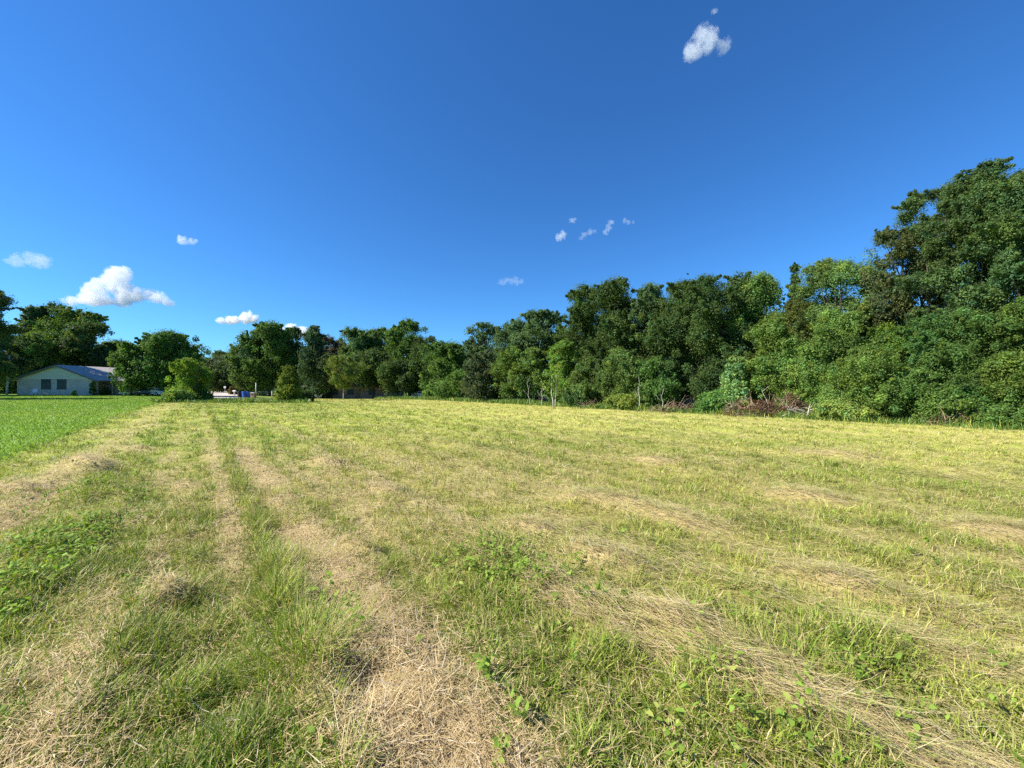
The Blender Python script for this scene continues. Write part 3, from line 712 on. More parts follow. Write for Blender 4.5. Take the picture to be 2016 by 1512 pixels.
ptree('broadleaf_tree', 838, 664, 24, 76, 0.0, 'round', DG, 'dark edged tree at the right rim of the clump over the house', 'tree', LGp)
ptree('broadleaf_tree', 735, 700, 40, 77.5, 0.42, 'round', DG, 'low shading tree in front of the brown roof', 'tree', LGp)
ptree('broadleaf_tree', 790, 715, 34, 72, 0.28, 'round', DG, 'low dark tree hiding the right corner of the brown roofed house', 'tree', LGp)
ptree('broadleaf_tree', 640, 705, 34, 77, 0.45, 'round', CD, 'dark shading tree over the carport of the brown roofed house', 'tree', LGp)
# --- free standing in front
ptree('thicket_shrub', 370, 707, 28, 43, 0.0, 'round', (0.10, 0.195, 0.028), 'bright yellow green thicket at the end of the lawn, left of the road', 'shrub', None, stems=5, size=0.15, spikes=30, clump=0.3)
ptree('thicket_shrub', 352, 770, 22, 41.5, 0.0, 'bush', (0.11, 0.21, 0.05), 'low pale skirt of brush at the foot of the bright thicket', 'shrub', None, stems=4, size=0.13)
ptree('thicket_shrub', 400, 772, 14, 44, 0.0, 'bush', MG, 'low green brush right of the bright thicket, beside the road', 'shrub', None, stems=3, size=0.13)
ptree('young_tree', 568, 722, 24, 43, 0.0, 'cone', (0.10, 0.165, 0.028), 'olive green young tree shaped like a cone, left of the carport', 'shrub', None, stems=2, size=0.14, clump=0.4)
ptree('thicket_shrub', 600, 772, 14, 45, 0.0, 'bush', DG, 'small dark shrub at the right foot of the olive young tree', 'shrub', None, size=0.12)
ptree('vase_tree', 676, 704, 34, 50, 0.30, 'vase', (0.09, 0.15, 0.04), 'small vase shaped tree with a pale straight trunk before the brown roofed house', 'tree', None, bark='palebark', size=0.14, dens=0.45, clump=0.2, spikes=20)
ptree('flowering_tree', 487, 742, 14, 88, 0.2, 'round', (0.10, 0.085, 0.07), 'small reddish flowering tree behind the blue wheeled bins', 'tree', None, size=0.3)
ptree('young_tree', 457, 762, 6, 84, 0.0, 'bush', (0.10, 0.10, 0.05), 'little brownish bush beside the road behind the pale mailbox post', 'shrub', None, size=0.25)
# --- wood edge
wtree('broadleaf_tree', 880, 682, 38, 30, 0.05, 'round', MG, 'first low green tree of the wood edge, right of the houses', 'tree', WG)
wtree('broadleaf_tree', 952, 640, 34, 28.5, 0.3, 'round', BG, 'thin airy tree with sky showing through, leftmost tall one of the wood', 'tree', WG, dens=0.45, clump=0.25, spikes=30, lobes=30)
wtree('broadleaf_tree', 1008, 645, 38, 29, 0.1, 'round', BG, 'grey green tree between the airy tree and the tall feathery one', 'tree', WG, spikes=20)
wtree('broadleaf_tree', 1056, 614, 44, 28.5, 0.1, 'round', BG, 'feathery topped grey green tree standing above its neighbours left of centre wood', 'tree', WG, spikes=40, clump=0.3)
wtree('broadleaf_tree', 1105, 640, 26, 29, 0.1, 'cone', MG, 'pointed green tree in the notch before the wood rises', 'tree', WG, spikes=20)
wtree('broadleaf_tree', 1160, 574, 50, 29, 0.08, 'round', DG, 'first tall dark tree where the wood steps up', 'tree', WG, spikes=30)
wtree('broadleaf_tree', 1218, 560, 54, 28.5, 0.08, 'round', DG, 'tall dark tree with a rounded double top, second in the high row', 'tree', WG, spikes=30)
wtree('broadleaf_tree', 1272, 570, 50, 30, 0.08, 'round', BG, 'slightly lower blue green tree behind the bare twig gap of the high row', 'tree', WG, spikes=30)
wtree('broadleaf_tree', 1330, 564, 58, 28.6, 0.08, 'round', DG, 'broad dark tree standing over the big shadow hollow', 'tree', WG, spikes=30)
wtree('broadleaf_tree', 1420, 546, 58, 28.8, 0.08, 'round', DG, 'dark tree with the spikiest top, last of the dark high row', 'tree', WG, spikes=50)
wtree('broadleaf_tree', 1376, 562, 50, 30.5, 0.08, 'round', BG, 'blue green tree filling the dip before the spiky topped tree', 'tree', WG, spikes=20)
wtree('broadleaf_tree', 1512, 553, 62, 30.5, 0.1, 'round', (0.085, 0.175, 0.045), 'light green tree right after the dark high row', 'tree', WG, clump=0.33)
wtree('cedar_tree', 1566, 516, 24, 31.5, 0.2, 'cone', DG, 'slim cedar whose single spike stands above the light green trees', 'tree', WG)
wtree('broadleaf_tree', 1650, 506, 66, 31, 0.25, 'round', (0.085, 0.165, 0.05), 'brightest green spreading tree beside the giant trees', 'tree', WG, clump=0.3, dens=0.8)
wtree('broadleaf_tree', 1776, 446, 52, 30, 0.4, 'round', (0.06, 0.095, 0.04), 'open branched tall tree with sky holes, left one of the giants', 'tree', WG, clump=0.22, dens=0.6, spikes=60, lobes=44)
wtree('broadleaf_tree', 1866, 362, 62, 29.5, 0.3, 'round', (0.05, 0.10, 0.035), 'very tall dark tree stepping up toward the frame edge', 'tree', WG, clump=0.24, dens=0.8, spikes=60, lobes=52)
wtree('broadleaf_tree', 1944, 334, 70, 29.0, 0.28, 'round', (0.055, 0.115, 0.04), 'tallest tree of the whole wood, near the right frame edge', 'tree', WG, clump=0.24, dens=0.8, spikes=60, lobes=52)
wtree('broadleaf_tree', 2040, 340, 84, 28.5, 0.22, 'round', (0.05, 0.11, 0.038), 'giant tree cut by the right frame edge', 'tree', WG, clump=0.24, dens=0.8, spikes=60, lobes=52)
# --- second storey and shrubs
wtree('broadleaf_shrub', 868, 752, 26, 27.5, 0.0, 'bush', (0.09, 0.19, 0.045), 'pale green shrub at the left end of the wood, beside the white car', 'shrub', UG, stems=3)
wtree('broadleaf_shrub', 905, 735, 34, 25.8, 0.0, 'bush', MG, 'green rounded shrub between the pale end shrub and the smoky dark one', 'shrub', UG, stems=3)
wtree('broadleaf_shrub', 958, 695, 38, 25.6, 0.0, 'bush', (0.05, 0.085, 0.04), 'smoky dark grey green shrub reaching the ground below the airy tree', 'shrub', UG, stems=3)
wtree('young_tree', 1012, 690, 32, 26, 0.05, 'round', (0.075, 0.15, 0.035), 'young tree with slim pale stems right of the smoky dark shrub', 'tree', UG, bark='palebark', stems=2, dens=0.8)
wtree('young_tree', 1050, 690, 32, 26.2, 0.2, 'round', (0.07, 0.14, 0.035), 'young tree with bare pale lower trunks over the dead twiggy hollow', 'tree', UG, bark='palebark', stems=2, dens=0.8)
wtree('young_tree', 1110, 676, 32, 26.2, 0.06, 'column', (0.085, 0.18, 0.035), 'fresh green young tree right behind the white forked trunks', 'tree', UG, stems=2)
wtree('broadleaf_shrub', 1160, 712, 40, 25.8, 0.0, 'bush', (0.07, 0.135, 0.035), 'big dense shrub under the first tall dark tree', 'shrub', UG, stems=3)
wtree('broadleaf_shrub', 1150, 768, 32, 25.0, 0.0, 'bush', (0.035, 0.085, 0.03), 'low very dark shrub at the grass edge right of the forked trunks', 'shrub', UG, stems=3)
wtree('young_tree', 1232, 690, 40, 26, 0.0, 'column', (0.065, 0.13, 0.035), 'leafy young tree hiding the second tall dark trunk', 'tree', UG, stems=2)
wtree('broadleaf_shrub', 1235, 785, 34, 24.6, 0.0, 'bush', (0.11, 0.18, 0.04), 'low olive mound on the grass edge left of the first brown brush pile', 'shrub', UG, stems=3)
wtree('young_tree', 1290, 710, 34, 25.9, 0.0, 'column', (0.06, 0.14, 0.035), 'slender young tree behind the first brown brush pile', 'tree', UG, bark='palebark', stems=2)
wtree('young_tree', 1388, 650, 46, 27.6, 0.22, 'round', DG, 'dark young tree over the black hollow', 'tree', UG)
wtree('holly_tree', 1448, 702, 34, 25.6, 0.0, 'cone', (0.10, 0.20, 0.07), 'pale leaved young holly like tree right of the black hollow', 'tree', UG, dens=0.9, size=0.15, clump=0.42)
wtree('broadleaf_shrub', 1410, 775, 30, 25.0, 0.0, 'bush', (0.08, 0.19, 0.045), 'fresh green shrub at the left foot of the pale leaved young tree', 'shrub', UG, stems=3)
wtree('young_tree', 1520, 630, 52, 27.5, 0.04, 'column', (0.075, 0.15, 0.035), 'tall shrubby tree under the light green tree', 'tree', UG)
wtree('cedar_tree', 1566, 598, 42, 27.6, 0.05, 'cone', (0.06, 0.095, 0.025), 'olive dark cedar with drooping sprays below the spike', 'tree', UG, clump=0.4)
wtree('broadleaf_shrub', 1530, 700, 44, 26.9, 0.0, 'bush', (0.075, 0.16, 0.035), 'wide green shrub behind the long brown brush pile', 'shrub', UG, stems=4)
wtree('broadleaf_shrub', 1466, 792, 16, 24.7, 0.0, 'bush', (0.13, 0.19, 0.04), 'small round olive shrub on the grass at the left end of the long brush pile', 'shrub', UG, size=0.1, stems=2)
wtree('young_tree', 1640, 622, 56, 27.3, 0.0, 'column', (0.075, 0.15, 0.035), 'bright green young tree below the brightest spreading tree', 'tree', UG)
wtree('broadleaf_shrub', 1618, 730, 36, 26.3, 0.0, 'bush', (0.08, 0.165, 0.035), 'green shrub behind the bare fallen branch', 'shrub', UG, stems=3)
wtree('broadleaf_shrub', 1650, 797, 40, 24.7, 0.0, 'bush', (0.12, 0.20, 0.05), 'low olive undergrowth mound right of the fallen branch', 'shrub', UG, stems=3)
wtree('broadleaf_shrub', 1705, 690, 62, 25.5, 0.0, 'bush', (0.068, 0.135, 0.030), 'largest bright shrub bulging out onto the field before the giants', 'shrub', UG, stems=4)
wtree('young_tree', 1748, 645, 46, 27.6, 0.0, 'column', (0.07, 0.15, 0.03), 'dense young tree between the large bright shrub and the open giant', 'tree', UG)
wtree('young_tree', 1815, 630, 56, 27.3, 0.0, 'column', (0.05, 0.12, 0.03), 'dark green young tree below the sky holes of the open giant', 'tree', UG)
wtree('broadleaf_shrub', 1800, 735, 50, 25.7, 0.0, 'bush', (0.06, 0.13, 0.03), 'deep green shrub right of the largest bright shrub', 'shrub', UG, stems=3)
wtree('young_tree', 1900, 625, 62, 27, 0.05, 'column', (0.055, 0.12, 0.03), 'dark young tree in front of the very tall tree trunks', 'tree', UG)
wtree('broadleaf_shrub', 1862, 768, 46, 25.2, 0.0, 'bush', (0.09, 0.185, 0.04), 'fresh low shrub above the last brown brush patch', 'shrub', UG, stems=3)
wtree('young_tree', 1985, 600, 70, 26.8, 0.05, 'column', (0.06, 0.13, 0.03), 'dense young tree below the tallest tree at the right edge', 'tree', UG)
wtree('broadleaf_shrub', 1945, 735, 52, 25.8, 0.0, 'bush', (0.06, 0.14, 0.03), 'dark leafy shrub behind the bright vine covered one at the right edge', 'shrub', UG, stems=3)
wtree('broadleaf_shrub', 1996, 700, 50, 25.3, 0.0, 'bush', (0.078, 0.155, 0.034), 'bright vine covered shrub at the right frame edge', 'shrub', UG, stems=3)
wtree('broadleaf_shrub', 1985, 800, 46, 24.8, 0.0, 'bush', (0.07, 0.15, 0.035), 'low green shrub meeting the field at the right frame edge', 'shrub', UG, stems=3)

# deeper wood behind the edge, one mass
def woodland():
    rng = np.random.default_rng(77)
    n = 900
    t = rng.random(n) * 100 - 22; s = 31.5 + rng.random(n) * 12
    x = 0.776 * s - 0.63 * t; y = 0.63 * s + 0.776 * t
    hm = np.where(x > 21, 6.2, 8.3)
    z = 0.4 + (hm * (0.2 + 0.8 * rng.random(n)))
    cent = np.stack([x, y, z], 1); ok = y > 4; cent = cent[ok]
    V, col, m = leaves(rng, cent, 1.0 + 0.9 * rng.random(len(cent)), 170, (0.045, 0.095, 0.028), 0.26)
    o = np_mesh('woodland', V, [np.arange(m * 4).reshape(-1, 4)], M['leaf'], None, col)
    tag(o, 'dark mass of further trees filling the gaps behind the wood edge', 'woods', kind='stuff')
    # far backdrop of trees behind the houses
    n = 560
    px = -60 + 1010 * rng.random(n); Y = 125 + 25 * rng.random(n)
    x = (px - 1008) / F * Y; top = np.interp(px, [-60, 150, 260, 330, 430, 520, 700, 860, 960], [12, 13, 9, 8, 6.5, 9, 11, 11, 9])
    cent = np.stack([x, Y, relief(x, Y) + top * rng.random(n) ** 0.85], 1)
    V, col, m = leaves(rng, cent, 2.0 + 1.2 * rng.random(n), 130, (0.045, 0.09, 0.04), 0.6)
    o = np_mesh('woodland', V, [np.arange(m * 4).reshape(-1, 4)], M['leaf'], None, col)
    tag(o, 'distant belt of trees closing the view behind the houses', 'woods', kind='stuff')
woodland()

# forked white sapling in front of the wood, brush piles, bare branches
def sapling():
    Y = 28.6; x = at(1090, Y); z = hz1(x, Y)
    r = empty('forked_sapling', (x, Y, z), 'two slim white bare trunks forming a narrow V in front of the wood', 'tree')
    m = MB(); q = Y / F
    m.tube([(-0.02, 0, -0.05), (-1.5 * q, 0, 17 * q), (-4.5 * q, 0, 32 * q), (-3.5 * q, 0, 45 * q), (-4 * q, 0, 66 * q)], [0.05, 0.042, 0.034, 0.022, 0.01], 7)
    m.build('trunk', M['palebark'], r, True)
    m = MB(); m.tube([(0.1, 0.02, -0.05), (3.2 * q, 0, 18 * q), (4.5 * q, 0, 33 * q), (5.3 * q, 0, 48 * q), (5.5 * q, 0, 68 * q)], [0.05, 0.04, 0.03, 0.02, 0.01], 7)
    m.build('trunk', M['palebark'], r, True)
    rng = np.random.default_rng(8)
    c = np.stack([rng.normal(0, 0.35, 14), rng.normal(0, 0.3, 14), 1.7 + rng.random(14) * 1.6], 1)
    V, col, n = leaves(rng, c, np.full(14, 0.28), 60, (0.09, 0.18, 0.04), 0.12)
    np_mesh('crown', V, [np.arange(n * 4).reshape(-1, 4)], M['leaf'], r, col)
sapling()
def snag(px, Y, hpx, lab, seed, br=2):
    rng = np.random.default_rng(seed); x = at(px, Y); q = Y / F
    r = empty('bare_sapling', (x, Y, hz1(x, Y)), lab, 'tree', 'thin bare saplings at the wood edge'); m = MB()
    H = hpx * q; pts = [(rng.normal(0, 0.03) * i, rng.normal(0, 0.03) * i, -0.05 + H * i / 5) for i in range(6)]
    m.tube(pts, [0.026 - 0.0042 * i for i in range(6)], 6); m.build('trunk', M['palebark'], r, True)
    m = MB()
    for j in range(br):
        i = 2 + j % 4; p = Vector(pts[i]); a = rng.random() * 6.28
        m.tube([p, p + Vector((math.cos(a) * 0.25, math.sin(a) * 0.25, 0.2)), p + Vector((math.cos(a) * 0.45, math.sin(a) * 0.45, 0.5))], [0.008, 0.006, 0.003], 5)
    m.build('branch', M['palebark'], r, True)
snag(1258, 26.8, 68, 'bare forked sapling left of the first brown brush pile', 1)
snag(1303, 25.8, 48, 'thin bare sapling rising out of the first brown brush pile', 2)
snag(1513, 21.5, 62, 'straight pale bare stem standing in the long brush pile', 3)
snag(1042, 32.5, 58, 'leftmost pale bare stem in the twiggy hollow', 4)
snag(1066, 31.5, 52, 'pale bare stem between the hollow and the white forked trunks', 5)
def brush(px, Y, wpx, hpx, lab, seed, pale=False, dead=(0.082, 0.060, 0.040)):
    rng = np.random.default_rng(seed); x = at(px, Y); q = Y / F; W = wpx * q / 2; H = hpx * q
    r = empty('brush_pile', (x, Y, hz1(x, Y)), lab, 'brush pile', 'piles of dead brush along the wood edge'); m = MB()
    for zz in (0.05, 0.16):
        m.tube([(-W, 0.05, zz), (-W * 0.3, -0.05, zz + 0.06), (W * 0.35, 0.06, zz + 0.03), (W, -0.04, zz)], [0.016, 0.016, 0.014, 0.008], 5)
    for j in range(60 if not pale else 34):
        c = Vector((float(np.clip(rng.normal(0, 0.45), -0.9, 0.9)) * W, float(np.clip(rng.normal(0, 0.2), -0.3, 0.3)), max(0.02, rng.random() * H * 0.55))); a = rng.random() * 6.28; e = rng.normal(0.45, 0.4); l = (0.3 + 0.6 * rng.random()) * (1.5 if pale else 1)
        d = Vector((math.cos(a) * math.cos(e), math.sin(a) * math.cos(e) * 0.6, math.sin(e))) * l
        rr = 0.012 if not pale else 0.02
        c2 = c + d * 0.5 + Vector((rng.normal(0, .05), 0, rng.normal(0, .05))); m.tube([c, c2, c + d], [rr, rr * .7, rr * .3], 4)
        if pale:
            for _ in range(2): m.tube([c2, c2 + Vector((rng.normal(0, .25), rng.normal(0, .15), abs(rng.normal(0.15, .15))))], [rr * .6, rr * .2], 4)
    m.build('twigs', M['palebark'] if pale else M['twig'], r)
    n = max(8, int(wpx * hpx / 55)); xs = rng.normal(0, 0.5, n) * W
    c = np.stack([xs, rng.normal(0, 0.35, n), H * (0.04 + 0.7 * rng.random(n) ** 1.8) * np.exp(-(xs / W) ** 2)], 1)
    V, col, k = leaves(rng, c, 0.10 + 0.16 * rng.random(n), 34 if not pale else 12, dead, 0.075, clvar=0.3)
    np_mesh('dead_leaves', V, [np.arange(k * 4).reshape(-1, 4)], M['leaf'], r, col)
brush(1338, 24.8, 124, 26, 'low reddish brown pile of dead brush below the black hollow', 21)
brush(1505, 21.2, 110, 46, 'long reddish brown brush pile around the straight bare stem', 22)
brush(1450, 22.2, 50, 40, 'brown dead branch heap behind the small round olive shrub', 26, dead=(0.070, 0.055, 0.040))
brush(1562, 20.9, 76, 62, 'rust coloured dead cedar limbs leaning behind the pale fallen branch', 23)
brush(1885, 16.1, 120, 30, 'brown dried brush patch at the right part of the wood foot', 24, dead=(0.085, 0.065, 0.042))
brush(1165, 30.6, 40, 16, 'small tan patch of dead twigs right of the forked trunks', 25, dead=(0.095, 0.08, 0.045))
def fallen():
    Y = 19.9; x = at(1590, Y); r = empty('fallen_branch', (x, Y, hz1(x, Y)), 'pale bare fallen branch spreading its limbs over the grass edge', 'branch')
    m = MB(); q = Y / F
    m.tube([(-0.15, 0, 0.02), (0.0, 0, 8 * q), (3 * q, 0.05, 17 * q), (8 * q, 0.1, 28 * q)], [0.04, 0.033, 0.022, 0.008], 7)
    m.tube([(-0.1, 0, 0.08), (-12 * q, -0.05, 7 * q), (-32 * q, -0.1, 16 * q), (-44 * q, -0.1, 19 * q)], [0.03, 0.022, 0.014, 0.005], 6)
    rng = np.random.default_rng(3)
    for j in range(26):
        a = rng.random(); s0 = Vector((-44 * q * a if j % 2 else 8 * q * a, 0.05, (4 + 18 * a) * q))
        e = s0 + Vector((rng.normal(0, 11) * q, rng.normal(0, 0.2), abs(rng.normal(5, 6)) * q)); m.tube([s0, (s0 + e) / 2 + Vector((0, 0, 0.04)), e], [0.010, 0.007, 0.003], 4)
    m.build('limb', M['palebark'], r, True)
    Y2 = 20.1; x2 = at(1545, Y2); r2 = empty('fallen_branch', (x2, Y2, hz1(x2, Y2)), 'short pale log end lying tilted left of the spreading fallen branch', 'branch')
    m = MB(); m.tube([(-0.22, 0, 0.03), (0, 0, 0.14), (0.26, 0, 0.22)], [0.028, 0.024, 0.02], 7); m.build('limb', M['palebark'], r2, True)
fallen()

# ------------------------------------------------------------------ buildings
def window(mb_frame_parent, x0, x1, z0, z1, y, normal='y-', bars=1):
    f = MB(); t = 0.06
    def bx(a, b, c, d, p0, p1):
        if normal == 'y-': f.box(a, b, y - p1, y - p0, c, d)
        else: f.box(y + p0, y + p1, a, b, c, d)
    bx(x0 - t, x1 + t, z1, z1 + t, 0.0, 0.05); bx(x0 - t, x1 + t, z0 - t, z0, 0.0, 0.07)
    bx(x0 - t, x0, z0, z1, 0.0, 0.05); bx(x1, x1 + t, z0, z1, 0.0, 0.05)
    zm = (z0 + z1) / 2
    for i in range(bars): bx(x0, x1, zm - 0.025, zm + 0.025, 0.012, 0.04)
    w = f.build('window', M['darktrim'], mb_frame_parent)
    g_ = MB()
    if normal == 'y-': g_.box(x0, x1, y - 0.010, y - 0.004, z0, z1)
    else: g_.box(y + 0.004, y + 0.010, x0, x1, z0, z1)
    g_.build('pane', M['glass'], w)
    return w
def house_left():
    Yf = 63.0; b = 0.43 - 0.1
    r = empty('grey_house', (-74.8, Yf, 0.4), 'single storey grey brick house with a pale green gable facing the lawn', 'house')
    ox, oy, oz = r.location
    def L(m): m.v = [(x - ox, y - oy, z - oz) for x, y, z in m.v]; return m
    ze = 3.02; xl, xr = -81.1, -68.5; xa = -74.4; za = 5.32
    m = MB(); m.box(xl, xr, Yf, Yf + 0.7, b, ze); m.box(xl, -70.3, Yf + 0.7, Yf + 3.4, b, ze); m.box(xl, xr, Yf + 3.4, Yf + 16, b, ze)
    L(m).build('wall', M['brick'], r)
    m = MB(); m.prism([(xl, ze + 0.08), (xr, ze + 0.08), (xa, za - 0.1)], Yf - 0.04, Yf + 0.2); L(m).build('gable', M['siding'], r)
    m = MB(); m.box(xl - 0.02, xr + 0.02, Yf - 0.07, Yf + 0.15, ze, ze + 0.08); L(m).build('trim', M['trim'], r)
    m = MB(); m.prism([(xa - 1.5, za - 0.62), (xa + 1.5, za - 0.62), (xa, za - 0.14)], Yf - 0.06, Yf - 0.03); L(m).build('gable_board', plain('grey_teal_board', (0.30, 0.40, 0.38), 0.7), r)  # flat triangular board below the gable peak, darker than the siding
    ex = 0.95; sl = (za - ze) / (xr - xa); sll = (za - ze) / (xa - xl)
    m = MB()
    m.prism([(xa, za), (xr + ex, ze - ex * sl + 0.10), (xr + ex, ze - ex * sl - 0.02), (xa, za - 0.12)], Yf - 0.45, Yf + 16.5)
    m.prism([(xa, za), (xa, za - 0.12), (xl - ex, ze - ex * sll - 0.02), (xl - ex, ze - ex * sll + 0.10)], Yf - 0.45, Yf + 16.5)
    roof = L(m).build('roof', M['shingle'], r)
    m = MB()
    m.prism([(xa, za + 0.01), (xr + ex + 0.02, ze - ex * sl + 0.10), (xr + ex + 0.02, ze - ex * sl - 0.12), (xa, za - 0.22)], Yf - 0.49, Yf - 0.452)
    m.prism([(xa, za + 0.01), (xa, za - 0.22), (xl - ex - 0.02, ze - ex * sll - 0.12), (xl - ex - 0.02, ze - ex * sll + 0.10)], Yf - 0.49, Yf - 0.452)
    m.box(xr + ex, xr + ex + 0.03, Yf - 0.45, Yf + 16.5, ze - ex * sl - 0.06, ze - ex * sl + 0.095)
    L(m).build('fascia', M['darktrim'], roof)
    for (a, c) in ((-77.05, -75.6), (-74.45, -73.05)):
        w = window(r, a - ox, c - ox, 1.35 - oz, 2.92 - oz, Yf - oy, 'y-', 1)
    w = window(r, Yf + 4.6 - oy, Yf + 5.6 - oy, 1.35 - oz, 2.7 - oz, xr - ox, 'x', 1)
    m = MB(); m.box(-70.30, -70.25, Yf + 1.4, Yf + 2.4, 0.45, 2.5); L(m).build('door', M['wood'], r)
    m = MB(); m.box(xr + 0.2, xr + 0.32, Yf + 2.6, Yf + 2.72, b, ze - 0.15); L(m).build('porch_post', M['trim'], r)
    m = MB(); m.box(xr + 0.0, xr + 3.2, Yf + 8.5, Yf + 14, ze - 0.62, ze - 0.45); L(m).build('porch_roof', M['shingle'], r)
    for yy in (Yf + 8.7, Yf + 13.7):
        m = MB(); m.box(xr + 2.95, xr + 3.07, yy, yy + 0.12, b, ze - 0.62); L(m).build('porch_post', M['trim'], r)
    # ivy on the corner and a shrub
    tree('corner_shrub', -68.3, 62.7, 2.3, 0.5, 0.0, 'column', (0.08, 0.17, 0.04), 'narrow climbing shrub on the right corner of the grey house', 'shrub', None, 301, size=0.2, lobes=12)
    tree('corner_shrub', -67.3, 63.6, 1.3, 0.6, 0.0, 'bush', DG, 'rounded dark shrub by the porch of the grey house', 'shrub', None, 302, size=0.22, lobes=12)
    tree('corner_shrub', -70.1, 61.6, 0.75, 0.35, 0.0, 'bush', YG, 'tiny yellow green shrub in front of the grey brick wall', 'shrub', None, 303, size=0.15, lobes=8)
house_left()
def house_centre():
    Yf = 79.0; zb = hz1(-32, 79) - 0.15
    r = empty('tan_house', (-32, Yf, zb), 'low tan brick house with a brown roof shaded under trees', 'house'); ox, oy, oz = r.location
    def L(m): m.v = [(x - ox, y - oy, z - oz) for x, y, z in m.v]; return m
    ze = 1.75; xl, xr = -39.1, -24.8
    m = MB(); m.box(xl, xr, Yf, Yf + 9, zb, ze); L(m).build('wall', M['tanbrick'], r)
    m = MB(); x0, x1, y0, y1 = -43.2, xr + 0.7, Yf - 0.8, Yf + 9.8; zr = 4.0
    V = [(x0, y0, ze), (x1, y0, ze), (x1, y1, ze), (x0, y1, ze), (x0 + 5, (y0 + y1) / 2, zr), (x1 - 5, (y0 + y1) / 2, zr)]
    V += [(p[0], p[1], p[2] - 0.16) for p in V[:4]]
    m.add(V, [(0, 1, 5, 4), (1, 2, 5), (2, 3, 4, 5), (3, 0, 4), (0, 6, 7, 1), (1, 7, 8, 2), (2, 8, 9, 3), (3, 9, 6, 0), (6, 9, 8, 7)])
    L(m).build('roof', M['brownroof'], r)
    for (a, c) in ((648, 666), (684, 697), (726, 738)):
        window(r, at(a, Yf) - ox, at(c, Yf) - ox, 0.15 - oz, 1.3 - oz, 0, 'y-', 1)
    m = MB(); m.box(at(700, Yf), at(709, Yf), Yf - 0.05, Yf - 0.003, zb + 0.1, 1.3); L(m).build('door', M['wood'], r)
    m = MB(); m.box(-43.0, xl - 0.003, Yf + 6, Yf + 6.2, zb, ze - 0.16); L(m).build('carport_wall', M['wood'], r)
    for px in (609.5, 622):
        m = MB(); X = at(px, Yf); m.box(X - 0.09, X + 0.09, Yf - 0.6, Yf - 0.42, zb, ze - 0.16); L(m).build('carport_post', M['white'], r)
house_centre()
def house_far():
    Yf = 104; X0, X1 = at(505, Yf), at(546, Yf); zb = hz1(X0, Yf)
    r = empty('brown_house', ((X0 + X1) / 2, Yf, zb), 'small distant house with a grey brown roof behind the white car', 'house'); ox, oy, oz = r.location
    def L(m): m.v = [(x - ox, y - oy, z - oz) for x, y, z in m.v]; return m
    m = MB(); m.box(X0, X1, Yf, Yf + 7, zb - 0.2, zb + 2.2); L(m).build('wall', plain('dark_wall', (0.12, 0.10, 0.09), 0.8), r)
    m = MB(); m.prism([(Yf - 0.8, zb + 2.2), (Yf + 3.5, zb + 3.6), (Yf + 7.8, zb + 2.2)], X0 - 0.5, X1 + 0.5, 'x'); L(m).build('roof', plain('mauve_roof', (0.26, 0.21, 0.21), 0.9), r)
    window(r, X0 + 0.9 - ox, X0 + 2.1 - ox, 0.9, 1.9, 0, 'y-', 1)
house_far()

